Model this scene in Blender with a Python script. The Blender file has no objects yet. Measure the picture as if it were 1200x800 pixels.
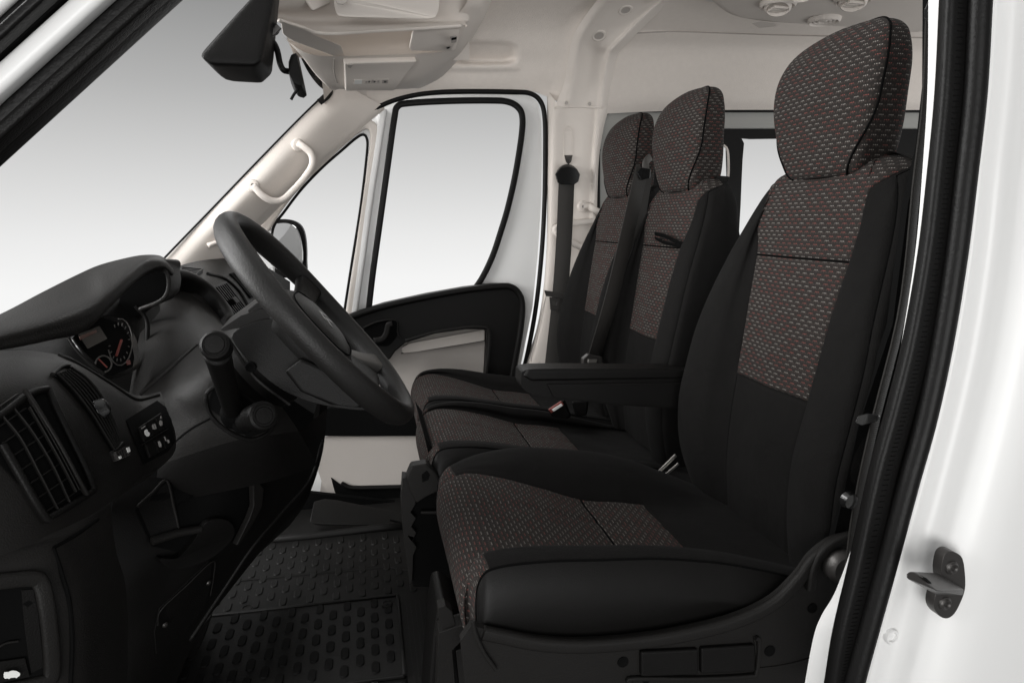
import bpy, bmesh, math, random
from mathutils import Vector, Matrix
from mathutils.bvhtree import BVHTree
from mathutils.geometry import tessellate_polygon
V = Vector
random.seed(7)
scene = bpy.context.scene
COL = scene.collection
# ------------------------------------------------------------------ camera
F = 800.0
YAW = math.atan2(170, 812.0); PIT = math.atan(0.175)
sy, cy_ = math.sin(YAW), math.cos(YAW); sp, cp = math.sin(PIT), math.cos(PIT)
fw = V((sy*cp, cy_*cp, -sp)); rt = V((cy_, -sy, 0)); up = V((sy*sp, cy_*sp, cp))
camd = bpy.data.cameras.new("camera"); cam = bpy.data.objects.new("camera", camd); COL.objects.link(cam)
camd.sensor_width = 36; camd.lens = 24; camd.clip_start = 0.02; camd.clip_end = 200
cam.matrix_world = Matrix(((rt.x, up.x, -fw.x, 0), (rt.y, up.y, -fw.y, 0), (rt.z, up.z, -fw.z, 0), (0, 0, 0, 1)))
scene.camera = cam

def ray(px, py): return fw*F + rt*(px-600) - up*(py-400)
def P(px, py, Y=None, X=None, Z=None):
    d = ray(px, py)
    if Y is not None: return d*(Y/d.y)
    if X is not None: return d*(X/d.x)
    return d*(Z/d.z)
def PL(lst):      # list of (px,py,Y)
    return [P(a, b, Y=c) for a, b, c in lst]
def PY(lst, Y): return [P(a, b, Y=Y) for a, b in lst]

# ------------------------------------------------------------------ materials
def nt(name):
    m = bpy.data.materials.new(name); m.use_nodes = True
    n = m.node_tree; n.nodes.clear()
    out = n.nodes.new('ShaderNodeOutputMaterial')
    return m, n, out
def N(n, typ, **kw):
    x = n.nodes.new(typ)
    for k, v in kw.items():
        if k.startswith('i_'):
            key = k[2:]; key = int(key) if key.isdigit() else key.replace('_', ' ')
            x.inputs[key].default_value = v
        else: setattr(x, k, v)
    return x
def mathn(n, op, a, b=None, c=None):
    x = n.nodes.new('ShaderNodeMath'); x.operation = op
    for i, v in enumerate((a, b, c)):
        if v is None: continue
        if isinstance(v, (int, float)): x.inputs[i].default_value = v
        else: n.links.new(v, x.inputs[i])
    return x.outputs[0]
def plain(name, col, rough=.5, bump=0., scale=600., metal=0., coat=0., var=.0, vscale=6., spec=.5, sheen=0., rvar=0., wr=0.):
    m, n, out = nt(name)
    b = N(n, 'ShaderNodeBsdfPrincipled'); n.links.new(b.outputs[0], out.inputs[0])
    b.inputs['Base Color'].default_value = (*col, 1); b.inputs['Roughness'].default_value = rough
    b.inputs['Metallic'].default_value = metal; b.inputs['Coat Weight'].default_value = coat
    b.inputs['Coat Roughness'].default_value = .12
    b.inputs['Specular IOR Level'].default_value = spec
    b.inputs['Sheen Weight'].default_value = sheen; b.inputs['Sheen Roughness'].default_value = .4
    tc = N(n, 'ShaderNodeTexCoord')
    if bump > 0:
        no = N(n, 'ShaderNodeTexNoise', i_Scale=scale, i_Detail=2.); n.links.new(tc.outputs['Object'], no.inputs['Vector'])
        bp = N(n, 'ShaderNodeBump', i_Strength=bump, i_Distance=.001); n.links.new(no.outputs[0], bp.inputs['Height'])
        n.links.new(bp.outputs[0], b.inputs['Normal'])
        if wr > 0:
            n2 = N(n, 'ShaderNodeTexNoise', i_Scale=11., i_Detail=3., i_Distortion=.6); n.links.new(tc.outputs['Object'], n2.inputs['Vector'])
            b2 = N(n, 'ShaderNodeBump', i_Strength=wr, i_Distance=.012); n.links.new(n2.outputs[0], b2.inputs['Height']); n.links.new(b2.outputs[0], bp.inputs['Normal'])
    if var > 0 or rvar > 0:
        no = N(n, 'ShaderNodeTexNoise', i_Scale=vscale, i_Detail=4., i_Roughness=.6); n.links.new(tc.outputs['Object'], no.inputs['Vector'])
        if var > 0:
            mr = N(n, 'ShaderNodeMapRange'); mr.inputs[3].default_value = 1-var; mr.inputs[4].default_value = 1+var
            n.links.new(no.outputs[0], mr.inputs[0])
            mx = N(n, 'ShaderNodeVectorMath', operation='SCALE'); mx.inputs[0].default_value = col
            n.links.new(mr.outputs[0], mx.inputs['Scale']); n.links.new(mx.outputs[0], b.inputs['Base Color'])
        if rvar > 0:
            mr = N(n, 'ShaderNodeMapRange'); mr.inputs[3].default_value = rough-rvar; mr.inputs[4].default_value = rough+rvar
            n.links.new(no.outputs[0], mr.inputs[0]); n.links.new(mr.outputs[0], b.inputs['Roughness'])
    return m
M = {}
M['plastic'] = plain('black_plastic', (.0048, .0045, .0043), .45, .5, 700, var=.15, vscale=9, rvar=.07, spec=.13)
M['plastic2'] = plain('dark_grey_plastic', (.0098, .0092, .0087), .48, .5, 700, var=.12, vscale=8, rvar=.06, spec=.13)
M['soft'] = plain('soft_dash_plastic', (.0140, .0132, .0125), .52, .8, 420, var=.14, vscale=5, spec=.15)
M['deep'] = plain('deep_black', (.003, .003, .003), .8, spec=.05)
M['gloss'] = plain('gloss_black', (.008, .008, .008), .18, spec=.5)
M['rubber'] = plain('black_rubber', (.0042, .0040, .0039), .42, .3, 300, spec=.15)
M['mat'] = plain('rubber_mat', (.0056, .0054, .0051), .55, .6, 250, var=.3, vscale=12, spec=.16)
M['stud'] = plain('mat_stud_rubber', (.003, .0029, .0028), .7, spec=.12)
M['beige'] = plain('beige_trim', (.62, .572, .528), .62, .35, 500, var=.03, vscale=4, spec=.3)
M['liner'] = plain('headliner_cloth', (.64, .59, .545), .85, .9, 380, var=.05, vscale=60, spec=.15)
M['beigegrey'] = plain('door_card_beige', (.37, .342, .318), .7, .5, 500, var=.04, spec=.25)
M['greypanel'] = plain('grey_painted_metal', (.30, .30, .285), .5, .1, 200, spec=.4)
M['white'] = plain('white_paint', (.73, .728, .72), .42, 0, coat=.12, var=.01)
M['grey'] = plain('grey_plastic', (.07, .067, .063), .45, .3, 600)
M['silver'] = plain('silver_metal', (.55, .53, .5), .3, metal=.9)
M['steel'] = plain('dark_steel', (.045, .042, .04), .38, .2, 400, metal=.5)
M['icon'] = plain('white_print', (.75, .75, .73), .5)
M['dialmark'] = plain('dial_print', (.085, .08, .075), .5)
M['icong'] = plain('grey_print', (.30, .29, .28), .5)
M['red'] = plain('red_print', (.16, .03, .022), .5)
M['orange'] = plain('red_display', (.13, .06, .047), .4)
M['leather'] = plain('black_side_cloth', (.0045, .0042, .004), .45, .25, 700, sheen=.01, spec=.15, var=.12, vscale=20, wr=.08)
M['cloth'] = plain('black_seat_cloth', (.0060, .0057, .0055), .85, .9, 800, sheen=.015, spec=.08, var=.2, vscale=30, wr=.45)
M['thread'] = plain('seam_thread', (.003, .003, .003), .9, spec=.03)
M['mirror'] = plain('mirror_glass', (.55, .55, .55), .04, metal=1)

def pattern_cloth(name, rowh=.0067, per=.0168, base=(.0175, .0152, .014)):
    m, n, out = nt(name); L = n.links.new
    b = N(n, 'ShaderNodeBsdfPrincipled', i_Roughness=.85); L(b.outputs[0], out.inputs[0])
    b.inputs['Specular IOR Level'].default_value = .1; b.inputs['Sheen Weight'].default_value = .015
    uv = N(n, 'ShaderNodeUVMap'); s = N(n, 'ShaderNodeSeparateXYZ'); L(uv.outputs[0], s.inputs[0])
    u, v = s.outputs[0], s.outputs[1]
    vr = mathn(n, 'DIVIDE', v, rowh); row = mathn(n, 'FLOOR', vr); fv = mathn(n, 'SUBTRACT', vr, row)
    off = mathn(n, 'MULTIPLY', row, .437)
    uu = mathn(n, 'ADD', mathn(n, 'DIVIDE', u, per), off); cell = mathn(n, 'FLOOR', uu); fu = mathn(n, 'SUBTRACT', uu, cell)
    dash = mathn(n, 'LESS_THAN', fu, .47)
    line = mathn(n, 'LESS_THAN', fv, .20)
    dots = mathn(n, 'LESS_THAN', mathn(n, 'FRACT', mathn(n, 'MULTIPLY', fu, 5.0)), .55)
    mask = mathn(n, 'MULTIPLY', mathn(n, 'MULTIPLY', dash, line), dots)
    cv = N(n, 'ShaderNodeCombineXYZ'); L(cell, cv.inputs[0]); L(row, cv.inputs[1])
    wn = N(n, 'ShaderNodeTexWhiteNoise'); wn.noise_dimensions = '3D'; L(cv.outputs[0], wn.inputs[0])
    isred = mathn(n, 'LESS_THAN', wn.outputs[0], .42)
    mc = N(n, 'ShaderNodeMix', data_type='RGBA'); mc.inputs[6].default_value = (.215, .20, .185, 1); mc.inputs[7].default_value = (.185, .058, .050, 1)
    L(isred, mc.inputs[0])
    # fainter base ribbing between the stitched rows
    rib = mathn(n, 'MULTIPLY', mathn(n, 'GREATER_THAN', fv, .62), mathn(n, 'LESS_THAN', mathn(n, 'FRACT', mathn(n, 'MULTIPLY', uu, 3.0)), .5))
    bc = N(n, 'ShaderNodeMix', data_type='RGBA'); bc.inputs[6].default_value = (*base, 1); bc.inputs[7].default_value = (base[0]*1.9, base[1]*1.75, base[2]*1.7, 1)
    L(rib, bc.inputs[0])
    fm = N(n, 'ShaderNodeMix', data_type='RGBA'); L(mask, fm.inputs[0]); L(bc.outputs[2], fm.inputs[6]); L(mc.outputs[2], fm.inputs[7])
    L(fm.outputs[2], b.inputs['Base Color'])
    bp = N(n, 'ShaderNodeBump', i_Strength=.5, i_Distance=.0012); 
    hh = mathn(n, 'ADD', mask, mathn(n, 'MULTIPLY', rib, .5)); L(hh, bp.inputs['Height']); L(bp.outputs[0], b.inputs['Normal'])
    return m
M['pattern'] = pattern_cloth('stitched_pattern_cloth')

def belt_mat():
    m, n, out = nt('belt_webbing'); L = n.links.new
    b = N(n, 'ShaderNodeBsdfPrincipled', i_Roughness=.6); b.inputs['Specular IOR Level'].default_value = .15; L(b.outputs[0], out.inputs[0])
    uv = N(n, 'ShaderNodeUVMap'); s = N(n, 'ShaderNodeSeparateXYZ'); L(uv.outputs[0], s.inputs[0])
    st = mathn(n, 'SINE', mathn(n, 'MULTIPLY', s.outputs[0], 30.0))
    mr = N(n, 'ShaderNodeMapRange'); mr.inputs[1].default_value = -1; mr.inputs[3].default_value = .7; mr.inputs[4].default_value = 1.4; L(st, mr.inputs[0])
    vm = N(n, 'ShaderNodeVectorMath', operation='SCALE'); vm.inputs[0].default_value = (.026, .0245, .023); L(mr.outputs[0], vm.inputs['Scale']); L(vm.outputs[0], b.inputs['Base Color'])
    w = mathn(n, 'SINE', mathn(n, 'MULTIPLY', s.outputs[1], 2500.0))
    bp = N(n, 'ShaderNodeBump', i_Strength=.3, i_Distance=.0005); L(w, bp.inputs['Height']); L(bp.outputs[0], b.inputs['Normal'])
    return m
M['belt'] = belt_mat()
def glass_mat(name, tint, refl):
    m, n, out = nt(name); L = n.links.new
    t = N(n, 'ShaderNodeBsdfTransparent'); t.inputs[0].default_value = (*tint, 1)
    g = N(n, 'ShaderNodeBsdfGlossy'); g.inputs['Roughness'].default_value = .02
    mx = N(n, 'ShaderNodeMixShader'); mx.inputs[0].default_value = refl
    L(t.outputs[0], mx.inputs[1]); L(g.outputs[0], mx.inputs[2]); L(mx.outputs[0], out.inputs[0])
    return m
M['glass'] = glass_mat('window_glass', (.99, .99, .99), 0.0)
M['cglass'] = glass_mat('cluster_glass', (.9, .9, .9), .04)

# ------------------------------------------------------------------ geometry: each returns (verts, faces, uvs)
def cr(p, t):     # Catmull-Rom through list p at parameter t in [0,len-1]
    n = len(p); i = min(int(t), n-2); f = t-i
    p1, p2 = p[i], p[i+1]
    p0 = p[i-1] if i > 0 else p1*2-p2
    p3 = p[i+2] if i+2 < n else p2*2-p1
    return 0.5*((2*p1)+(p2-p0)*f+(2*p0-5*p1+4*p2-p3)*f*f+(3*p1-p0-3*p2+p3)*f*f*f)
def spl(p, n):
    return [cr(p, (len(p)-1)*i/(n-1)) for i in range(n)]
def spl_closed(p, per=6):
    k = len(p); q = [p[(i) % k] for i in range(-1, k+2)]
    out = []
    for i in range(k):
        for j in range(per):
            f = j/per; p0, p1, p2, p3 = q[i], q[i+1], q[i+2], q[i+3] if i+3 < len(q) else q[(i+3) % k]
            out.append(0.5*((2*p1)+(p2-p0)*f+(2*p0-5*p1+4*p2-p3)*f*f+(3*p1-p0-3*p2+p3)*f*f*f))
    return out
def grid(rows, uvs=None, flip=False):
    nr, nc = len(rows), len(rows[0]); vs = [v for r in rows for v in r]; fs = []
    for i in range(nr-1):
        for j in range(nc-1):
            a = i*nc+j; q = (a, a+1, a+nc+1, a+nc)
            fs.append(q[::-1] if flip else q)
    if uvs is None:
        uvs = []
        for i in range(nr):
            acc = 0
            for j in range(nc):
                if j: acc += (rows[i][j]-rows[i][j-1]).length
                uvs.append((acc, 0 if i == 0 else uvs[(i-1)*nc+j][1]+(rows[i][j]-rows[i-1][j]).length))
    return (vs, fs, uvs)
def patch(ctrl, nu=8, nv=8, linear_rows=False):
    rows = [spl(r, (len(r)-1)*nu+1) for r in ctrl]
    nc = len(rows[0]); cols = [spl([r[j] for r in rows], (len(rows)-1)*nv+1) for j in range(nc)]
    return grid([[cols[j][i] for j in range(nc)] for i in range(len(cols[0]))])
def sweep(path, prof, ref, closed=False, caps=True, n=None, taper=None):
    """path: points; prof: closed list of (a,b): a along side dir, b along ref-ish normal"""
    if n: path = spl_closed(path, max(2, n//len(path))) if closed else spl(path, n)
    k = len(path); vs = []; fs = []; uvs = []; m = len(prof); acc = 0
    for i, p in enumerate(path):
        if closed: t = path[(i+1) % k]-path[i-1]
        else: t = path[min(i+1, k-1)]-path[max(i-1, 0)]
        t = t.normalized(); rf = ref[i] if isinstance(ref, list) else ref
        s = t.cross(rf).normalized(); nn = s.cross(t).normalized()
        if i: acc += (path[i]-path[i-1]).length
        sc = taper(i/(k-1)) if taper else 1
        for j, (a, b) in enumerate(prof):
            vs.append(p+s*a*sc+nn*b*sc); uvs.append((j/m, acc))
    rng = k if closed else k-1
    for i in range(rng):
        for j in range(m):
            a = i*m+j; b = i*m+(j+1) % m; i2 = ((i+1) % k)*m
            fs.append((a, b, i2+(j+1) % m, i2+j))
    if caps and not closed:
        fs.append(tuple(range(m))[::-1]); fs.append(tuple((k-1)*m+j for j in range(m)))
    return (vs, fs, uvs)
def circ(r, n=12, r2=None):
    r2 = r if r2 is None else r2
    return [(r*math.cos(2*math.pi*i/n), r2*math.sin(2*math.pi*i/n)) for i in range(n)]
def rrect(a, b, r=.3, n=4):   # rounded rectangle profile half sizes a,b ; r absolute
    r = min(r, a, b); out = []
    for cx, cy, s in ((a-r, b-r, 0), (-a+r, b-r, 1), (-a+r, -b+r, 2), (a-r, -b+r, 3)):
        for i in range(n+1):
            w = math.pi/2*(s+i/n); out.append((cx+r*math.cos(w), cy+r*math.sin(w)))
    return out
def tube(path, r, n=None, closed=False, seg=12, ref=V((.3, .2, 1)), r2=None, taper=None):
    return sweep(path, circ(r, seg, r2), ref, closed, True, n, taper)
def strip(path, w, th, ref, n=None):
    return sweep(path, rrect(w/2, th/2, th*.5, 2), ref, False, True, n)
def plate(outline, dirv, th, holes=(), smooth=0):
    """polygon (with holes) extruded along dirv by th"""
    loops = [outline]+list(holes)
    if smooth: loops = [spl_closed(l, smooth) for l in loops]
    tris = tessellate_polygon(loops); flat = [p for l in loops for p in l]; k = len(flat)
    d = dirv.normalized()*th
    vs = flat+[p+d for p in flat]; fs = []
    nrm = V((0, 0, 0))
    for t in tris:
        a, b, c = (flat[i] for i in t); nn = (b-a).cross(c-a)
        if nn.dot(dirv) > 0: t = t[::-1]
        fs.append(tuple(t)); fs.append(tuple(i+k for i in t[::-1]))
    o = 0
    for li, l in enumerate(loops):
        m = len(l)
        for i in range(m):
            a, b = o+i, o+(i+1) % m; fs.append((a, b, b+k, a+k))
        o += m
    return (vs, fs, None)
def lathe(o, ax, prof, n=24, ex=None):
    ax = ax.normalized(); e1 = ax.orthogonal().normalized() if ex is None else (ex-ax*ex.dot(ax)).normalized(); e2 = ax.cross(e1)
    vs = []; fs = []
    for r, h in prof:
        for i in range(n):
            w = 2*math.pi*i/n; vs.append(o+ax*h+(e1*math.cos(w)+e2*math.sin(w))*r)
    for k in range(len(prof)-1):
        for i in range(n):
            a = k*n+i; b = k*n+(i+1) % n; fs.append((a, b, b+n, a+n))
    fs.append(tuple(range(n))[::-1]); fs.append(tuple((len(prof)-1)*n+i for i in range(n)))
    return (vs, fs, None)
def hull(pts):
    bm = bmesh.new()
    for p in pts: bm.verts.new(p)
    r = bmesh.ops.convex_hull(bm, input=bm.verts)
    bmesh.ops.delete(bm, geom=[g for g in r['geom_interior'] if isinstance(g, bmesh.types.BMVert)], context='VERTS')
    bm.verts.index_update()
    vs = [v.co.copy() for v in bm.verts]; fs = [tuple(v.index for v in f.verts) for f in bm.faces]; bm.free()
    return (vs, fs, None)
class QF:
    """bilinear frame on a quad, corners bottom-left, bottom-right, top-right, top-left; w towards the camera side"""
    def __init__(s, a, b, c, d, w=None):
        s.p = (a, b, c, d); n = (b-a).cross(d-a).normalized()
        if n.dot((a+c)/2) > 0: n = -n
        s.n = n if w is None else w
    def at(s, u, v, w=0):
        a, b, c, d = s.p
        return (a*(1-u)+b*u)*(1-v)+(d*(1-u)+c*u)*v+s.n*w
    def box(s, u0, u1, v0, v1, w0, w1):
        vs = [s.at(u, v, w) for w in (w0, w1) for v in (v0, v1) for u in (u0, u1)]
        fs = [(0, 2, 3, 1), (4, 5, 7, 6), (0, 1, 5, 4), (2, 6, 7, 3), (0, 4, 6, 2), (1, 3, 7, 5)]
        return (vs, fs, None)
    def frame(s, t, w0, w1, tv=None):
        tv = t if tv is None else tv
        return [s.box(-t, 1+t, -tv, 0, w0, w1), s.box(-t, 1+t, 1, 1+tv, w0, w1), s.box(-t, 0, 0, 1, w0, w1), s.box(1, 1+t, 0, 1, w0, w1)]
    def poly(s, uv, w0, w1):
        return plate([s.at(u, v, w0) for u, v in uv], s.n, w1-w0)
    def curve(s, uv, w): return [s.at(u, v, w) for u, v in uv]
class Surf:
    def __init__(s, g): s.t = BVHTree.FromPolygons([v[:] for v in g[0]], g[1])
    def hit(s, px, py, off=0.):
        d = ray(px, py).normalized(); h = s.t.ray_cast(V((0, 0, 0)), d)
        if h[0] is None: 
            h = s.t.find_nearest(d*1.0); print('MISS', px, py)
        n = h[1] if h[1].dot(d) < 0 else -h[1]
        return h[0]+n*off
    def n(s, px, py):
        d = ray(px, py).normalized(); h = s.t.ray_cast(V((0, 0, 0)), d)
        if h[0] is None: return -d
        return h[1] if h[1].dot(d) < 0 else -h[1]
    def quad(s, a, b, c, d, off=0.):
        return QF(s.hit(*a, off), s.hit(*b, off), s.hit(*c, off), s.hit(*d, off))
    def skin(s, quad, off=.002, n=10, th=.001):
        a, b, c, d = quad; rows = []
        for i in range(n+1):
            v = i/n; r = []
            for j in range(n+1):
                u = j/n
                x = (a[0]*(1-u)+b[0]*u)*(1-v)+(d[0]*(1-u)+c[0]*u)*v; y = (a[1]*(1-u)+b[1]*u)*(1-v)+(d[1]*(1-u)+c[1]*u)*v
                r.append(s.hit(x, y, off))
            rows.append(r)
        return grid(rows)
    def path(s, pts, off=0.): return [s.hit(a, b, off) for a, b in pts]

# ------------------------------------------------------------------ objects
ORG = {}
def thing(name, label, cat, loc, group=None):
    o = bpy.data.objects.new(name, None); COL.objects.link(o); o.location = loc; o.empty_display_size = .05
    o['label'] = label; o['category'] = cat
    if group: o['group'] = group
    ORG[o.name] = V(loc)
    return o
def tag(o, label, cat, group=None):
    o['label'] = label; o['category'] = cat
    if group: o['group'] = group
    return o
def mk(name, geoms, mat, parent=None, smooth=40, solid=0., bevel=0., seg=2, subsurf=0, label=None, merge=True, remesh=0, smit=10):
    if isinstance(geoms, tuple): geoms = [geoms]
    vs = []; fs = []; uvs = []; has = False
    for g in geoms:
        o = len(vs); vs += g[0]; fs += [tuple(i+o for i in f) for f in g[1]]
        if g[2] is not None: has = True
        uvs += list(g[2]) if g[2] is not None else [(0, 0)]*len(g[0])
    used = sorted({i for f in fs for i in f})
    if len(used) < len(vs):
        mp = {k: j for j, k in enumerate(used)}; vs = [vs[k] for k in used]; uvs = [uvs[k] for k in used]; fs = [tuple(mp[i] for i in f) for f in fs]
    if parent is not None: org = ORG[parent.name]
    else:
        org = V((sum(v.x for v in vs)/len(vs), sum(v.y for v in vs)/len(vs), min(v.z for v in vs)))
    me = bpy.data.meshes.new(name); me.from_pydata([tuple(v-org) for v in vs], [], fs)
    if has:
        ul = me.uv_layers.new(name='UVMap')
        for lp in me.loops: ul.data[lp.index].uv = uvs[lp.vertex_index]
    bm = bmesh.new(); bm.from_mesh(me)
    if merge: bmesh.ops.remove_doubles(bm, verts=bm.verts, dist=1e-5)
    bmesh.ops.recalc_face_normals(bm, faces=bm.faces) if (solid == 0) else None
    bm.to_mesh(me); bm.free()
    me.materials.append(mat if not isinstance(mat, str) else M[mat])
    me.shade_smooth()
    if smooth < 180: me.set_sharp_from_angle(angle=math.radians(smooth))
    ob = bpy.data.objects.new(name, me); COL.objects.link(ob)
    if parent is not None: ob.parent = parent
    else: ob.location = org
    ORG[ob.name] = org
    if remesh:
        md = ob.modifiers.new('remesh', 'REMESH'); md.mode = 'VOXEL'; md.voxel_size = remesh; md.use_smooth_shade = True
        md = ob.modifiers.new('smooth', 'SMOOTH'); md.factor = .5; md.iterations = smit
    if solid:
        md = ob.modifiers.new('thickness', 'SOLIDIFY'); md.thickness = abs(solid); md.offset = -1 if solid > 0 else 1
    if bevel:
        md = ob.modifiers.new('bevel', 'BEVEL'); md.width = bevel; md.segments = seg; md.limit_method = 'ANGLE'; md.angle_limit = math.radians(35); md.harden_normals = True
    if subsurf:
        md = ob.modifiers.new('sub', 'SUBSURF'); md.levels = subsurf; md.render_levels = subsurf
    if label: ob['label'] = label
    return ob
YA = V((0, 1, 0)); XA = V((1, 0, 0)); ZA = V((0, 0, 1))
def screw(o, n, r, parent, name='screw', mat='grey'):
    return mk(name, [lathe(o, n, [(r*.3, .0002), (r*.6, .0005), (r, .0005), (r*1.05, -.002)], 14)], mat, parent)
# =================================================================== SEATS
def seat_surface_back(yc, wn, wf):
    """cross sections of the backrest; returns rows of points per column layout"""
    # Z, panelX, bolster, side scale, h, back thickness, tau
    S = [(-.535, .640, .020, .88, .095, .12, 1.0), (-.44, .632, .038, .97, .098, .13, 1.0), (-.35, .636, .046, 1.0, .10, .13, 1.0),
         (-.272, .6486, .045, 1.0, .106, .125, 1.0), (-.20, .660, .040, .985, .110, .12, 1.0), (-.13, .672, .032, .93, .116, .115, 1.0),
         (-.058, .686, .020, .86, .123, .11, 1.0), (-.01, .695, .010, .80, .127, .10, 1.25), (.03, .704, .004, .735, .122, .095, 2.2),
         (.060, .712, .0, .66, .112, .085, 3.6), (.082, .722, -.004, .58, .10, .07, 4.8), (.096, .738, -.01, .46, .085, .045, 5.0), (.102, .758, -.005, .30, .06, .012, 5.0)]
    def lerpS(t):
        i = min(int(t), len(S)-2); f = t-i
        q = [V(s[0:3]).resized(3) if False else s for s in S]
        def c(k):
            a = [s[k] for s in S]; p0 = a[i-1] if i else 2*a[0]-a[1]; p3 = a[i+2] if i+2 < len(a) else 2*a[-1]-a[-2]
            return .5*((2*a[i])+(a[i+1]-p0)*f+(2*p0-5*a[i]+4*a[i+1]-p3)*f*f+(3*a[i]-p0-3*a[i+1]+p3)*f*f*f)
        return [c(k) for k in range(7)]
    def half(p, w0):
        Z, px, b, ws, h, th, tau = p; w = w0*ws; h = min(h, w-.02)
        pk = max(w-.05, h+.012)
        c = [V((px-.004, 0, Z)), V((px, h, Z)), V((px-b*.75, (h*.55+pk*.45), Z)), V((px-b, pk, Z)), V((px-b+.012, w-.008 if w-.008 > pk else pk+.004, Z)),
             V((px-b+.042, w, Z)), V((px+th-.03, w-.004, Z+.004)), V((px+th, w-.035 if w > .06 else w*.5, Z+.006)), V((px+th+.008, 0, Z+.008))]
        return c, tau
    return S, lerpS, half
def build_back(seat, yc, wn, wf):
    S, lerpS, half = seat_surface_back(yc, wn, wf)
    # row parameters: dense, with exact rows on the seams at index 3 (panel bottom) and 6 (panel split)
    ts = []
    nr = 8
    for i in range(len(S)-1):
        for j in range(nr): ts.append(i+j/nr)
    ts.append(len(S)-1.0)
    for sidx in (3, 6):
        for e in (.045, -.045): ts.append(sidx+e)
    ts = sorted(ts)
    A, B, Cc = 12, 14, 16
    def cols(side):
        rows = []; uv = []; vacc = 0; prev = None
        for t in ts:
            p = lerpS(t); c, tau = half(p, wn if side < 0 else wf); tau = max(1.0, min(5.2, tau)); te = max(4.05, tau+.25)
            pts = []; us = []
            prm = [tau*i/A for i in range(A)]+[tau+(te-tau)*i/B for i in range(B)]+[te+(8-te)*i/Cc for i in range(Cc+1)]
            # tight columns round the seam
            prm[A-1] = tau-.06*1.0; prm[A+1] = tau+.05; prm[A+B-1] = te-.05; prm[A+B+1] = te+.05
            acc = 0; last = None
            for k, q in enumerate(prm):
                v = cr(c, min(q, 8.0)); g = 0
                if k == A: g = .0035
                if k == A+B and t < 9.6: g = .003
                inpan = k <= A and (t >= 3)
                if abs(t-3) < 1e-6 and k <= A: g = .004
                if abs(t-6) < 1e-6 and k <= A: g = .006
                if t > 3 and t < 10 and 0 < k < A: g -= .0018
                w = V((v.x+g, yc+side*v.y, v.z))
                if k == A+B: w = V((v.x+g*.7, yc+side*(v.y-g*.7), v.z))
                if last is not None: acc += (w-last).length
                last = w; pts.append(w); us.append(acc*side)
            if prev is not None: vacc += (pts[0]-prev).length
            prev = pts[0]; rows.append(pts); uv.append([(a, vacc) for a in us])
        return rows, uv
    pan = []; pla = []
    piping = []
    for side in (-1, 1):
        rows, uv = cols(side); nc = len(rows[0])
        def sub(r0, r1, c0, c1):
            rr = [rows[i][c0:c1+1] for i in range(r0, r1+1)]; uu = [x for i in range(r0, r1+1) for x in uv[i][c0:c1+1]]
            return grid(rr, uu, flip=side > 0)
        i3 = min(range(len(ts)), key=lambda i: abs(ts[i]-3)); last = len(ts)-1
        pla.append(sub(0, i3, 0, nc-1)); pla.append(sub(i3, last, A, nc-1)); pan.append(sub(i3, last, 0, A))
        piping.append(rows)
    i3 = min(range(len(ts)), key=lambda i: abs(ts[i]-3)); i6 = min(range(len(ts)), key=lambda i: abs(ts[i]-6))
    b = mk('backrest', pla, 'cloth', seat, smooth=180)
    p = mk('centre_panel', pan, 'pattern', b, smooth=180)
    pr = piping[0]; pf = piping[1]
    th = [tube([r[A+B]+V((-.0005, -.0005, 0)) for r in pr[4:76:2]], .0012, seg=6), tube([r[A+B]+V((-.0005, .0005, 0)) for r in pf[4:76:2]], .0012, seg=6)]
    for r_ in (pr, pf): th.append(tube([r[A]+V((-.0002, 0, 0)) for r in r_[2:i3:2]], .0012, seg=6))
    th.append(tube([pr[i6][k]+V((-.0022, 0, 0)) for k in range(A, 0, -1)]+[pf[i6][k]+V((-.0022, 0, 0)) for k in range(0, A+1)], .0024, seg=6))
    mk('seam', th, 'thread', b)
    return b, pr[i6], pf[i6]
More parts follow.
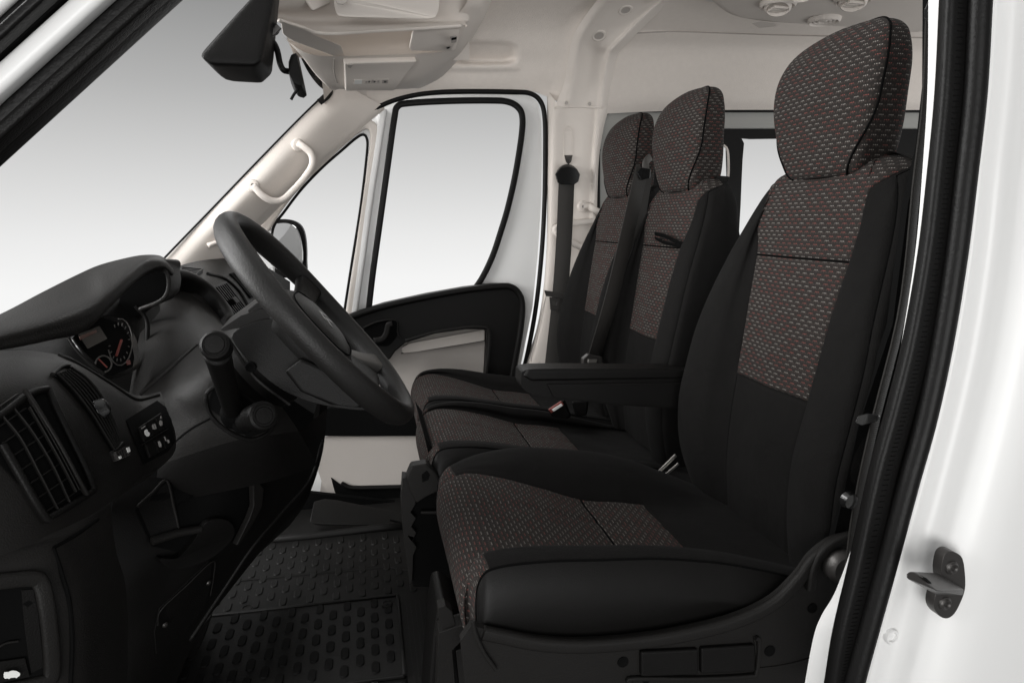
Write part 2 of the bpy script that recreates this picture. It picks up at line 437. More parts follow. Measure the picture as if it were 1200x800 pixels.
def build_headrest(seat, yc, s=1.0):
    # Z, half width, front X, depth
    S = [(.066, .066, .722, .04), (.074, .086, .706, .07), (.10, .100, .700, .088), (.14, .115, .696, .090), (.185, .126, .694, .086),
         (.225, .129, .698, .080), (.256, .121, .707, .070), (.278, .105, .720, .056), (.2925, .074, .735, .036), (.297, .026, .746, .014)]
    fields = list(zip(*S)); rows = []; uv = []; vacc = 0; prev = None
    n = 7
    seamL = []; seamR = []
    for r in range((len(S)-1)*n+1):
        t = r/n; Z, w, xf, d = (cr(list(f), t) for f in fields)
        half = [V((xf-.006, 0, Z)), V((xf-.002, w*.55, Z)), V((xf+.006, w*.95, Z)), V((xf+d*.36, w*1.0, Z)), V((xf+d*.78, w*.94, Z)), V((xf+d, w*.6, Z)), V((xf+d+.004, 0, Z))]
        prm = [i/4 for i in range(0, 25)]
        right = [cr(half, min(q, 6)) for q in prm]
        full = [V((p.x, yc-p.y, p.z)) for p in right]+[V((p.x, yc+p.y, p.z)) for p in right[::-1]]
        # start from centre front to near side..back..far side..centre front
        sm_ = max(0., min(1., (.175-Z)/.10)); sm_ = sm_*sm_*(3-2*sm_); q_ = cr(half, 2.5-.85*sm_)
        seamL.append(V((q_.x-.0005, yc-q_.y, q_.z))); seamR.append(V((q_.x-.0005, yc+q_.y, q_.z)))
        accs = [0]
        for k in range(1, len(full)): accs.append(accs[-1]+(full[k]-full[k-1]).length)
        mid = accs[len(right)-1]; tot = accs[-1]
        us = [(-a if k < len(right) else tot-a) for k, a in enumerate(accs)]
        c = full[0]
        if prev is not None: vacc += (c-prev).length
        prev = c; rows.append(full); uv += [(u, vacc+.2) for u in us]
    g = grid(rows, uv)
    bot = rows[0]
    h = mk('headrest', [g, ([V(p) for p in bot], [tuple(range(len(bot)))], [(0, 0)]*len(bot))], 'pattern', seat, smooth=180, merge=False)
    mk('piping', [tube(seamL[1:-1], .0017, seg=8), tube(seamR[1:-1], .0017, seg=8), tube([p+V((0, 0, .001)) for p in rows[3][::3]][:-1], .0018, closed=True, seg=6)], 'thread', h)
    for dy in (-.06, .06): mk('headrest_post', tube([V((.752, yc+dy, .03)), V((.752, yc+dy, .11))], .007), 'steel', seat)
    for dy in (-.06, .06): mk('post_collar', lathe(V((.752, yc+dy, .088)), ZA, [(.004, .006), (.016, .004), (.017, -.01)], 14), 'grey', seat)
    return h
def build_cushion(seat, yc, wn, wf, xo=0., zo=0., fl=0., bs=1., hw=1.):
    # stations along the seat from front-bottom, over the nose, to the rear: centre (x,z) and bolster (x,z), half-width scale, panel half width
    C = [(.175, -.640, .175, -.640, .86, .150), (.130, -.600, .135, -.600, .92, .160), (.103, -.545, .110, -.545, .96, .165), (.098, -.495, .104, -.490, .985, .165),
         (.112, -.458, .113, -.450, 1.0, .160), (.145, -.440, .140, -.424, 1.0, .148), (.20, -.444, .195, -.408, 1.0, .128), (.27, -.462, .265, -.404, 1.0, .108),
         (.345, -.486, .345, -.412, .99, .094), (.41, -.496, .415, -.424, .98, .094), (.465, -.506, .475, -.440, .96, .094), (.54, -.516, .545, -.468, .93, .092), (.64, -.522, .63, -.505, .9, .09), (.70, -.53, .69, -.53, .88, .09)]
    f = list(zip(*C)); n = 8
    NB = [V(q).to_3d() for q in ((.175, -.640), (.135, -.600), (.112, -.545), (.106, -.465), (.112, -.427), (.134, -.4155), (.195, -.4145), (.265, -.420), (.345, -.428), (.415, -.441), (.475, -.456), (.545, -.478), (.63, -.508), (.69, -.53))]
    A, B, D = 10, 16, 8
    iseam = 8; iend = 10
    ts = [i/n for i in range((len(C)-1)*n+1)]+[iseam-.04, iseam+.04, iend-.04, iend+.04]; ts.sort()
    pan = []; pla = []; sidep = []; lines = []
    for side, w0 in ((-1, wn), (1, wf)):
        rows = []; uv = []; vacc = 0; prev = None
        for t in ts:
            cx, cz, bx, bz, ws, h = (cr(list(k), t) for k in f); h *= hw if t > 4 else 1+(hw-1)*t/4
            if side < 0: h = max(h, w0-.075)
            if side > 0: bz -= fl*max(0, min(1, (t-3)/2))
            if side < 0:
                ws = max(ws, .975); bz = cr(NB, t).y; bx = cr(NB, t).x
            bz = cz+(bz-cz)*(bs if bz > cz else 1)
            w = w0*ws; h = min(h, w-.062)
            nose = max(0., min(1., (t-3.0)/2.0)) if side > 0 else max(0., min(1., (t-2.4)/1.3))
            # side drop
            c = [V((cx, 0, cz)), V((cx, h, cz+(bz-cz)*.04)), V((cx*.5+bx*.5, h*.45+(w-.055)*.55, cz+(bz-cz)*.70)), V((bx, w-.045, bz)), V((bx+.002, w-.012, bz-(.003 if side < 0 else .012))), V((bx+.004, w+.002, bz-.040*nose-.004)),
                 V((bx+.010+.01*(1-nose), w+.002, min(bz-.06, -.50) if nose > 0 else bz-.006)), V((bx+.02, w-.014, min(bz-.09, -.57) if nose > 0 else bz-.01))]
            prm = [i/A for i in range(A)]+[1+3.0*i/B for i in range(B)]+[4+3.0*i/D for i in range(D+1)]
            prm[A-1] = .94; prm[A+1] = 1.05; prm[A+B-1] = 3.92; prm[A+B+1] = 4.08
            pts = []; us = []; acc = 0; last = None
            for k, q in enumerate(prm):
                v = cr(c, min(q, 7.)); g = 0
                if k == A and t <= iend: g = .0035
                if k <= A and (abs(t-iseam) < 1e-6 or abs(t-iend) < 1e-6): g = .0045
                if 0 < k < A and t < iend: g -= .002
                inw = V((.7, 0, -.3)) if t < 5 else V((0, 0, -1))
                p = V((v.x+xo, yc+side*v.y, v.z+zo))+inw*g
                if last is not None: acc += (p-last).length
                last = p; pts.append(p); us.append(acc*side)
            if prev is not None: vacc += (pts[0]-prev).length
            prev = pts[0]; rows.append(pts); uv.append([(a, vacc+.5) for a in us])
        nc = len(rows[0]); ie = min(range(len(ts)), key=lambda i: abs(ts[i]-iend)); last = len(ts)-1
        def sub(r0, r1, c0, c1):
            rr = [rows[i][c0:c1+1] for i in range(r0, r1+1)]; uu = [x for i in range(r0, r1+1) for x in uv[i][c0:c1+1]]
            return grid(rr, uu, flip=side > 0)
        # fabric wraps the whole nose; side cloth starts at the shoulder
        i5 = min(range(len(ts)), key=lambda i: abs(ts[i]-4.6))
        pan.append(sub(0, i5, 0, A+B)); pan.append(sub(i5, ie, 0, A))
        pla.append(sub(i5, last, A, A+B)); pla.append(sub(ie, last, 0, A))
        sidep.append(sub(0, last, A+B, nc-1))
        lines.append(tube([r[A+B] for r in rows[10:-8:2]], .0016, seg=6))
        iS = min(range(len(ts)), key=lambda i: abs(ts[i]-iseam)); lines.append(tube([rows[iS][k]+V((0, 0, .0022)) for k in range(0, A+1)], .0018, seg=6))
    c = mk('cushion', pla, 'cloth', seat, smooth=180)
    mk('centre_panel', pan, 'pattern', c, smooth=180)
    for g in sidep: mk('side_facing', g, 'leather', c, smooth=180)
    mk('seam', lines, 'thread', c)
    return c

seatgrp = 'front seats in the van cab'
# driver's seat
ds = thing('driver_seat', "large nearest driver's seat in black and red-flecked cloth with an armrest", 'seat', (.4, 1.0, -.93))
build_back(ds, 1.0, .245, .245); build_headrest(ds, 1.0); build_cushion(ds, 1.0, .245, .245, .008, 0, .016)
ms = thing('passenger_seat', 'middle seat of the three, with a black loop on its backrest', 'seat', (.4, 1.525, -.93), 'passenger seats of the front row')
bb, sl, sr = build_back(ms, 1.525, .215, .195); build_headrest(ms, 1.525); build_cushion(ms, 1.53, .215, .185, .004, -.022, .0, .5, 1.25)
os_ = thing('passenger_seat', 'farthest seat, beside the open-looking passenger door and its seat belt', 'seat', (.4, 1.9, -.93), 'passenger seats of the front row')
os_['label'] = 'farthest seat of the three, against the far pillar and passenger door'
build_back(os_, 1.9, .175, .245); build_headrest(os_, 1.9); build_cushion(os_, 1.92, .19, .235, .018, -.030, .0, .5, 1.25)
# pull loop on the middle backrest
c0 = P(770, 281, X=.680)
mk('pull_loop', [strip([P(768, 274, X=.672), P(780, 277, X=.668), P(792, 283, X=.668), P(806, 288, X=.676)], .010, .003, V((1, 0, .3)), 16),
                 strip([P(768, 279, X=.674), P(778, 284, X=.666), P(790, 287, X=.668), P(806, 289, X=.677)], .008, .003, V((1, 0, .3)), 16)], 'thread', ms)
# ---- driver seat lower trim
Yt = .742
top = [(553, 732), (566, 736), (590, 741), (630, 749), (680, 752), (740, 748), (800, 739), (860, 724), (905, 703), (935, 675), (952, 652), (975, 634), (1000, 626)]
low = [(1000, 700), (985, 760), (975, 850), (560, 850), (545, 800), (540, 750)]
TR = PY(top, Yt); outl = spl(TR, 50)+PY(low, Yt)
tr = mk('side_trim', [plate(outl, YA, .012)], 'plastic2', ds, bevel=.004, seg=3)
lipp = spl(PY([(a, b+5) for a, b in top[1:-1]], Yt-.001), 60)
mk('trim_lip', [sweep(lipp, rrect(.0085, .006, .005, 4), YA)], 'grey' if False else 'plastic2', tr)
q = QF(*PY([(748, 788), (817, 786), (817, 756), (748, 759)], Yt))
mk('pull_handle', [QF(*PY([(749, 789), (816, 787), (816, 757), (749, 760)], Yt)).box(0, 1, 0, 1, -.003, .007), ], 'plastic', tr, bevel=.003, seg=3)
mk('pull_handle', [QF(*PY([(819, 786), (882, 783), (882, 752), (819, 756)], Yt)).box(0, 1, 0, 1, -.003, .007), ], 'plastic', tr, bevel=.003, seg=3)
mk('handle_surround', [sweep(PY([(738, 800), (742, 794), (815, 794), (876, 791), (886, 786), (889, 752), (885, 746)], Yt-.002), rrect(.003, .004, .002), YA, n=40)], 'plastic2', tr)
for a, b, r in ((730, 775, .0058), (902, 762, .0062), (952, 712, .0056), (757, 796, .004)):
    mk('bolt_recess_shade', [lathe(P(a, b, Y=Yt-.0003), -YA, [(r*.8, .0006), (r, .0012), (r*1.25, .001), (r*1.3, -.002)], 20)], 'deep', tr)  # black discs painting the shade of the bolt holes
mk('trim_panel_edge', [sweep(PY([(888, 783), (918, 779), (950, 770), (968, 755)], Yt-.0005), rrect(.0015, .0015, .001), YA, n=24),
                        sweep(PY([(888, 783), (884, 745)], Yt-.0005), rrect(.0015, .0015, .001), YA, n=8)], 'plastic2', tr)
kn = P(981, 660, Y=Yt-.005)
mk('recliner_knob', [lathe(kn, -YA, [(.004, .020), (.017, .019), (.022, .012), (.022, 0)], 28)], 'steel', tr)
mk('recliner_cover', [sweep(PY([(949, 690), (953, 665), (965, 645), (985, 632), (1000, 628)], Yt-.004), rrect(.006, .006, .004), YA, n=30)], 'plastic2', tr)
# far side trim and seat base (pedestal)
mk('pedestal', [hull([V((x, y, z)) for x in (.16, .60) for y in (.80, 1.22) for z in (-.93, -.58)])], 'plastic', ds, bevel=.02)
mk('pedestal_cover', [plate(PY([(503, 800), (508, 740), (512, 712), (520, 708), (536, 716), (560, 745), (585, 790), (590, 850), (500, 850)], .88), YA, .10)], 'plastic', ds, bevel=.004)
mk('storage_bracket', [plate(PY([(513, 712), (522, 709), (530, 716), (534, 733), (520, 741), (514, 726)], .85), YA, .02), plate(PY([(514, 741), (534, 734), (556, 728), (561, 740), (540, 752), (530, 762), (534, 810), (520, 850), (511, 850)], .845), YA, .03),
                       plate(PY([(534, 762), (552, 756), (563, 790), (570, 850), (545, 850), (538, 800)], .85), YA, .02)], 'plastic2', ds, bevel=.003)
mk('cable_clip', [plate(PY([(546, 766), (550, 756), (557, 762), (563, 772), (560, 780), (553, 778), (549, 784)], .842), YA, .01)], 'deep', ds, bevel=.002)
mk('adjuster_bar', [tube(PY([(554, 727), (558, 744), (567, 764), (581, 784)], .737), .0026, n=24)], 'plastic2', ds)
# armrest, hinged on the inboard side of the driver's seat
ar = mk('armrest', [plate(spl_closed(PY([(611, 441), (615, 434), (640, 432), (720, 432), (800, 433), (820, 440), (822, 470), (800, 478), (720, 474), (660, 467), (628, 463), (613, 455)], 1.27), 5), YA, .055)], 'plastic', ds, bevel=.010, seg=4)
mk('armrest_inset', [plate(PY([(641, 450), (800, 448), (800, 477), (720, 473), (648, 465)], 1.266), YA, .006)], 'plastic', ar, bevel=.002)
mk('armrest_pad', [hull(PY([(612, 440), (617, 433), (815, 433), (818, 440), (812, 444), (623, 447)], 1.266)+PY([(615, 440), (620, 434), (800, 434), (800, 441)], 1.335))], 'leather', ar, bevel=.006, seg=3)
# centre seat base pieces seen left of the driver's cushion
mk('pedestal', [hull([V((x, y, z)) for x in (.15, .60) for y in (1.34, 2.1) for z in (-.93, -.58)])], 'plastic', ms, bevel=.02)
mk('seat_base_side', [plate(PY([(483, 560), (492, 560), (540, 590), (560, 690), (484, 688), (480, 640)], 1.33), YA, .04)], 'deep', ms, bevel=.004)
mk('storage_bracket', [plate(PY([(476, 560), (482, 546), (500, 543), (512, 555), (519, 573), (500, 582), (488, 590), (480, 575)], 1.30), YA, .03)], 'plastic2', ms, bevel=.004)
mk('bracket_slot', [plate(PY([(494, 556), (500, 551), (504, 556), (502, 562), (495, 565)], 1.299), YA, .01)], 'deep', ms)
mk('base_edge', [tube(PY([(493, 600), (520, 600)], 1.32), .004)], 'plastic2', ms)
teeth = [(472, 560), (484, 562)]
for k in range(4): teeth += [(487+k*.4, 590+k*17), (481+k*1.0, 600+k*17)]
teeth += [(483, 680), (480, 686), (477, 660), (472, 620), (470, 590)]
mk('ribbed_bracket', [plate(PY(teeth, 1.31), YA, .04)], 'plastic2', ms, bevel=.002)
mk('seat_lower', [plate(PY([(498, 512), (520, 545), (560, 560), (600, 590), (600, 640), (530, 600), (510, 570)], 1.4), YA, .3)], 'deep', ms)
# =================================================================== BELTS AND BUCKLES
def buckle(t, a, b, Y, ang=0, s=1.0, name='buckle'):
    pass
b1 = thing('seat_belt', 'black seat belt hanging from its round guide on the far pillar', 'seat belt', P(655, 420, Y=2.27), 'seat belts')
mk('webbing', [strip(PL([(664, 212, 2.29), (661, 280, 2.27), (656, 350, 2.26), (647, 432, 2.25)]), .056, .003, YA, 20)], 'belt', b1)
gd = P(665, 206, Y=2.31)
mk('belt_guide', [lathe(gd, V((0, -1, .1)), [(.006, .026), (.025, .022), (.038, .008), (.040, -.01)], 24), hull(PY([(650, 204), (653, 214), (658, 217), (673, 217), (678, 213), (680, 204), (676, 197), (666, 194), (656, 196)], 2.27)+PY([(655, 206), (676, 212)], 2.3))], 'gloss', b1, bevel=.004)
mk('belt_tongue', [plate(PY([(638, 340), (662, 344), (661, 350), (640, 347)], 2.24), YA, .006), plate(PY([(644, 348), (656, 350), (654, 364), (645, 363)], 2.24), YA, .004, holes=[PY([(647, 352), (653, 353), (652, 358), (647, 358)], 2.24)])], 'steel', b1, bevel=.001)
b2 = thing('seat_belt', 'black seat belt slanting down between the middle and farthest seats', 'seat belt', P(693, 420, Y=1.72), 'seat belts')
mk('webbing', [strip(PL([(752, 200, 1.72), (738, 262, 1.66), (718, 345, 1.64), (697, 418, 1.66)]), .052, .003, V((-.55, 1, 0)), 24)], 'belt', b2)
mk('webbing', [strip(PL([(757, 200, 1.74), (746, 262, 1.69), (728, 345, 1.68), (706, 418, 1.68)]), .050, .003, V((-.3, 1, 0)), 24)], 'belt', b2)
mk('belt_guide', [hull(PL([(745, 202, 1.70), (752, 196, 1.70), (763, 198, 1.70), (762, 209, 1.70), (751, 212, 1.7), (748, 202, 1.76), (762, 200, 1.76)]))], 'gloss', b2, bevel=.003)
mk('belt_anchor_arm', [strip(PL([(757, 200, 1.73), (757, 190, 1.75), (762, 184, 1.78)]), .02, .006, YA, 8)], 'grey', b2)
mk('buckle', [plate(PY([(683, 421), (690, 415), (706, 418), (706, 427), (695, 431), (683, 428)], 1.64), YA, .02)], 'steel', b2, bevel=.003)
mk('buckle_slot', [plate(PY([(689, 421), (700, 421), (699, 425), (689, 425)], 1.638), YA, .003)], 'silver', b2, bevel=.001)
# stalk buckle standing at the middle seat with its pale and red edged release button
b3 = thing('belt_buckle', 'black belt buckle with a pale red-edged button on the middle cushion', 'buckle', P(660, 488, Y=1.62))
mk('casing', [hull(PL([(641, 479, 1.60), (660, 469, 1.60), (668, 486, 1.60), (664, 491, 1.60), (646, 488, 1.6), (645, 478, 1.64), (662, 468, 1.64), (670, 488, 1.64)]))], 'plastic', b3, bevel=.003)
mk('release_button', [plate(PY([(643, 480), (658, 470), (661, 474), (646, 484)], 1.595), YA, .006)], 'red', b3, bevel=.001)
mk('button_face', [plate(PY([(647, 480), (658, 473), (659.5, 475), (649, 482)], 1.592), YA, .004)], 'icon', b3)
mk('stalk', [hull(PL([(669, 470, 1.66), (690, 468, 1.66), (688, 488, 1.66), (674, 489, 1.66), (672, 470, 1.7), (690, 470, 1.7)]))], 'plastic', b3, bevel=.006)
b4 = thing('belt_buckle', "silvery buckle tongue low between the driver's cushion and backrest", 'buckle', P(785, 552, Y=1.27))
mk('strap', [strip(PY([(772, 553), (792, 533)], 1.27), .008, .003, YA, 6)], 'silver', b4)
mk('strap', [strip(PY([(779, 557), (795, 543)], 1.26), .006, .003, YA, 6)], 'silver', b4)
# driver's belt
b5 = thing('seat_belt', "driver's black seat belt running down the near door pillar", 'seat belt', P(1000, 640, Y=.72), 'seat belts')
mk('webbing', [strip(PL([(1089, 20, .76), (1085, 120, .74), (1074, 215, .73), (1058, 360, .72), (1024, 500, .70), (1003, 600, .70), (992, 690, .70)]), .018, .003, V((-.4, 1, 0)), 30)], 'belt', b5)
mk('belt_guide', [hull(PL([(1083, 12, .75), (1088, 0, .75), (1100, -8, .75), (1100, 30, .75), (1090, 30, .75), (1083, 22, .75), (1090, 0, .80), (1098, 30, .80)]))], 'gloss', b5, bevel=.004)
mk('belt_tongue', [hull(PL([(1001, 496, .695), (1006, 486, .695), (1016, 483, .695), (1032, 485, .695), (1030, 493, .695), (1010, 500, .695), (1004, 492, .71), (1030, 490, .71)]))], 'gloss', b5, bevel=.003)
mk('belt_stop', [lathe(P(993, 585, Y=.70), -YA, [(.003, .01), (.009, .008), (.011, 0)], 16)], 'gloss', b5)
# =================================================================== DASHBOARD
db = thing('dashboard', 'black plastic dashboard with an instrument hood, round-cornered vents and switches', 'dashboard', (-.45, 1.3, -.93))
# hood over the instruments
hood = patch([PL([(-60, 392, .90), (0, 368, 1.00), (50, 342, 1.10), (90, 322, 1.19), (115, 311, 1.25), (140, 304, 1.31), (165, 299, 1.36), (185, 299, 1.38), (196, 304, 1.38)]),
              PL([(-60, 397, .84), (0, 377, .93), (57, 357, 1.01), (100, 340, 1.09), (122, 322, 1.15), (146, 308, 1.22), (170, 300, 1.29), (188, 301, 1.33), (200, 309, 1.34)]),
              PL([(-60, 401, .79), (0, 390, .86), (60, 374, .93), (105, 357, 1.01), (128, 338, 1.07), (150, 318, 1.14), (173, 304, 1.22), (192, 305, 1.27), (203, 315, 1.29)]),
              PL([(-60, 410, .785), (0, 402, .85), (60, 388, .92), (103, 375, .995), (130, 350, 1.055), (152, 329, 1.12), (173, 313, 1.20), (192, 310, 1.25), (204, 320, 1.27)]),
              PL([(-60, 416, .79), (0, 410, .855), (60, 398, .925), (99, 388, 1.0), (127, 362, 1.06), (151, 338, 1.13), (172, 320, 1.20), (190, 314, 1.25), (202, 323, 1.27)]),
              PL([(-60, 415, .83), (0, 409, .90), (60, 397, .97), (97, 387, 1.05), (124, 362, 1.11), (149, 339, 1.18), (171, 323, 1.25), (188, 318, 1.30), (199, 326, 1.32)])], 8, 6)
hd = mk('instrument_hood', [hood], 'soft', db, smooth=180, solid=.0)
mk('hood_end', [sweep(PL([(186, 305, 1.31), (196, 308, 1.30), (202, 318, 1.295), (204, 331, 1.295), (201, 343, 1.295), (192, 351, 1.30), (178, 357, 1.31)]), rrect(.0035, .035, .003, 4), YA, n=40)], 'soft', hd, smooth=180)
mk('hood_inner_shade', [plate(spl_closed(PY([(140, 350), (155, 330), (175, 318), (192, 312), (203, 322), (205, 338), (196, 351), (180, 357), (160, 372), (146, 368)], 1.35), 4), YA, .02)], 'deep', hd)  # black plate put in for the shade inside the hood's open end
# recessed housing behind the cluster
mk('cluster_housing', [patch([PL([(-60, 405, 1.05), (0, 400, 1.1), (60, 392, 1.18), (110, 368, 1.28), (150, 340, 1.40), (185, 330, 1.5)]),
                       PL([(-60, 430, 1.0), (0, 425, 1.05), (60, 420, 1.12), (110, 420, 1.2), (165, 400, 1.30), (190, 375, 1.38)]),
                       PL([(-60, 470, .9), (0, 470, .98), (70, 480, 1.04), (130, 485, 1.1), (180, 470, 1.15), (215, 430, 1.2)])])], 'plastic', db, smooth=180)
cl = mk('instrument_cluster', [plate(spl_closed(PL([(82, 398, 1.13), (96, 380, 1.17), (120, 370, 1.22), (142, 378, 1.25), (155, 396, 1.24), (160, 420, 1.21), (158, 432, 1.19), (130, 444, 1.13), (112, 432, 1.11), (95, 415, 1.11)]), 5), V((1, -.3, .2)), .006)], 'gloss', db)
CS = Surf(plate(PL([(60, 400, 1.115), (100, 350, 1.22), (175, 390, 1.27), (165, 450, 1.17), (110, 460, 1.06)]), V((1, -.3, .2)), .012))
def dring(cx, cy, rx, ry, w, name, mat, a0=0, a1=360, n=40, rot=-35):
    pts = []
    for i in range(n+1):
        a = math.radians(a0+(a1-a0)*i/n); x = rx*math.cos(a); y = ry*math.sin(a); r = math.radians(rot)
        pts.append(P(cx+x*math.cos(r)-y*math.sin(r), cy+x*math.sin(r)+y*math.cos(r), Y=1.10))
    return pts
def cpt(px, py, off=.0): 
    # a point on the slanting cluster face
    a, b, c = PL([(95, 395, 1.10), (150, 390, 1.20), (130, 440, 1.09)]); n = (b-a).cross(c-a).normalized(); d = ray(px, py)
    if n.dot(d) > 0: n = -n
    return d*((a-V((0, 0, 0))).dot(n)/d.dot(n))+n*off
def cplate(pts, off=.001, th=.001, mat='icong', name='marking', par=cl):
    p = [cpt(a, b, off) for a, b in pts]; n = (cpt(100, 400, 1)-cpt(100, 400, 0))
    return plate(p, n, th)
mk('dial_face', [cplate([(84, 397), (97, 381), (119, 372), (140, 379), (152, 396), (157, 419), (155, 430), (130, 441), (113, 431), (97, 414)], 0, .001)], 'deep', cl)
mk('dial_ring', [tube([cpt(139+14*math.cos(a)-3*math.sin(a), 402+5*math.cos(a)+27*math.sin(a), .003) for a in [math.radians(20*i-110) for i in range(14)]], .0009, seg=6),
                 tube([cpt(119+9*math.cos(a)-3*math.sin(a), 428+3*math.cos(a)+9*math.sin(a), .004) for a in [math.radians(20*i-200) for i in range(14)]], .0012, seg=6)], 'dialmark', cl)
tk = []
for i in range(14):
    a = math.radians(22*i-130); c, s = math.cos(a), math.sin(a)
    tk.append(tube([cpt(138+k*(13*c-3*s), 402+k*(5*c+24*s), .003) for k in (.80, .93)], .0008, seg=5))
mk('tick_marks', tk, 'dialmark', cl)
mk('needle', [tube([cpt(133, 419, .006), cpt(139, 401, .006)], .0019, seg=6)], 'red', cl)
mk('needle', [tube([cpt(112, 423, .006), cpt(122, 433, .006)], .0012, seg=6)], 'red', cl)
mk('warning_lamp', [cplate([(146, 424), (150, 423), (151, 428), (147, 429)], .003)], 'red', cl)
mk('display', [cplate([(90, 393), (115, 383), (124, 398), (101, 410)], .002)], 'gloss', cl)
mk('display_bar', [cplate([(90, 396), (110, 388), (111, 391), (92, 400)], .0035)], 'orange', cl)
mk('cluster_edge', [tube([cpt(a, b, .006) for a, b in [(77, 399), (88, 415), (103, 430), (118, 441)]], .002, n=20), tube([cpt(a, b, .004) for a, b in [(83, 398), (94, 413), (108, 427)]], .0012, n=20)], 'plastic2', cl)
# grey shoulder right of the cluster, with the two arcs of the centre pod
sh = patch([PL([(172, 352, 1.48), (200, 335, 1.50), (222, 333, 1.55), (248, 350, 1.58), (268, 375, 1.56), (282, 392, 1.5)]),
            PL([(168, 372, 1.40), (200, 360, 1.42), (225, 360, 1.44), (248, 372, 1.45), (266, 388, 1.42), (280, 400, 1.38)]),
            PL([(160, 410, 1.25), (195, 395, 1.27), (222, 392, 1.28), (243, 394, 1.28), (262, 400, 1.25), (280, 410, 1.2)]),
            PL([(150, 470, 1.12), (185, 452, 1.12), (215, 440, 1.12), (240, 432, 1.12), (262, 430, 1.1), (285, 430, 1.1)])])
mk('pod_shoulder', [sh], 'soft', db, smooth=180)
mk('pod_rib', [sweep(PL([(198, 326, 1.46), (216, 330, 1.50), (236, 341, 1.53), (252, 358, 1.53), (264, 378, 1.50), (272, 395, 1.45)]), rrect(.024, .014, .012, 4), V((-.3, 1, .5)), n=40)], 'plastic', db, smooth=180)
mk('pod_divider', [tube(PL([(159, 358, 1.30), (172, 375, 1.30), (172, 400, 1.28), (170, 424, 1.25)]), .004, n=20)], 'plastic', db)
# far dash with the centre and passenger vents
fd = patch([PL([(188, 322, 1.75), (215, 310, 1.85), (245, 304, 2.1), (275, 303, 2.3), (305, 309, 2.36), (340, 330, 2.38)]),
            PL([(196, 330, 1.58), (222, 322, 1.68), (252, 316, 1.92), (280, 318, 2.15), (306, 326, 2.28), (340, 345, 2.33)]),
            PL([(205, 340, 1.50), (235, 336, 1.56), (263, 335, 1.78), (288, 342, 2.0), (308, 350, 2.18), (340, 365, 2.25)]),
            PL([(220, 372, 1.47), (248, 372, 1.50), (275, 375, 1.66), (298, 378, 1.86), (316, 385, 2.05), (340, 395, 2.15)]),
            PL([(230, 430, 1.40), (260, 430, 1.45), (290, 430, 1.6), (310, 440, 1.8), (330, 450, 1.95), (350, 460, 2.05)])])
mk('far_dash', [fd], 'soft', db, smooth=180)
FS = Surf(fd)
def slatvent(S, quad, nsl, horizontal, name='air_vent', off=.002, par=db, frame=.06, slatw=.35, rim='plastic2', depth=.006, verts=0):
    q = S.quad(*quad, off=off)
    v = mk(name, [q.box(0, 1, 0, 1, -.004, 0.0)], 'deep', par)  # black plate on the uncut dash paints the shade of the vent's depth
    mk('vent_frame', q.frame(frame, -.004, depth), rim, v, bevel=.0012)
    sl = []
    for i in range(nsl):
        c = (i+.5)/nsl; h = slatw/nsl/2
        sl.append(q.box(c-h, c+h, 0, 1, 0, depth*.7) if not horizontal else q.box(0, 1, c-h, c+h, 0, depth*.7))
    mk('slats', sl, 'plastic', v)
    return v, q
v1, q1 = slatvent(FS, ((272, 374), (287, 366), (262, 334), (245, 341)), 7, False, rim='plastic', off=.003)
mk('vent_knob', [q1.box(.35, .65, .35, .55, .004, .016)], 'plastic2', v1, bevel=.003)
v2, q2 = slatvent(FS, ((207, 326), (228, 326), (236, 319), (214, 317)), 5, True, rim='plastic', off=.003)
qq = FS.quad((292, 350), (302, 346), (284, 318), (268, 322), off=.004)
rd = mk('switch_strip', [qq.box(0, 1, 0, 1, -.003, .003)], 'deep', db, bevel=.001)
for i in range(4):
    mk('switch', [qq.box(.15, .85, .06+i*.24, .24+i*.24, .002, .006)], 'plastic', rd, bevel=.001)
mk('switch_print', [qq.box(.4, .6, .13+i*.24, .17+i*.24, .006, .0065) for i in range(4)], 'icong', rd)
mk('far_dash_edge', [tube([FS.hit(a, b, .003) for a, b in [(243, 322), (262, 327), (280, 343), (291, 362), (297, 376)]], .004, n=30)], 'plastic2', db)
# ---- lower column panel with the stalk well
cp_ = patch([PL([(150, 478, 1.12), (172, 450, 1.13), (205, 420, 1.14), (238, 400, 1.12), (262, 386, 1.13), (285, 380, 1.15)]),
             PL([(168, 490, 1.05), (192, 470, 1.02), (215, 450, 1.0), (242, 432, .99), (268, 418, 1.0), (295, 415, 1.03)]),
             PL([(185, 510, 1.01), (210, 498, .98), (235, 488, .965), (262, 475, .96), (292, 465, .98), (325, 468, 1.02)]),
             PL([(185, 545, 1.0), (215, 535, .975), (245, 525, .96), (280, 515, .96), (315, 510, .98), (350, 505, 1.04)]),
             PL([(180, 590, 1.02), (215, 585, 1.0), (250, 578, .99), (290, 570, 1.0), (330, 560, 1.03), (372, 545, 1.10)])])
rowsn = 3*8+1; ncol_ = len(cp_[0])//(4*8+1)
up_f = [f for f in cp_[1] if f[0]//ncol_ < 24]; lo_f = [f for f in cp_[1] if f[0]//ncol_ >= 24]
mk('column_panel', [(cp_[0], up_f, cp_[2])], 'plastic2', db, smooth=180); mk('column_panel_shaded', [(list(cp_[0]), lo_f, cp_[2])], 'plastic', db, smooth=180)  # one panel; darker plastic on its lower rows paints the fall into shade
KS = Surf(cp_)
mk('panel_ridge', [tube([KS.hit(a, b, .001) for a, b in [(166, 462), (182, 448), (205, 428), (232, 404)]], .0035, n=24, taper=lambda t: 1-.4*abs(t-.3))], 'plastic2', db)
mk('panel_joint', [tube([KS.hit(a, b, .0) for a, b in [(190, 532), (220, 505), (246, 490)]], .0015, n=16, seg=6)], 'deep', db)
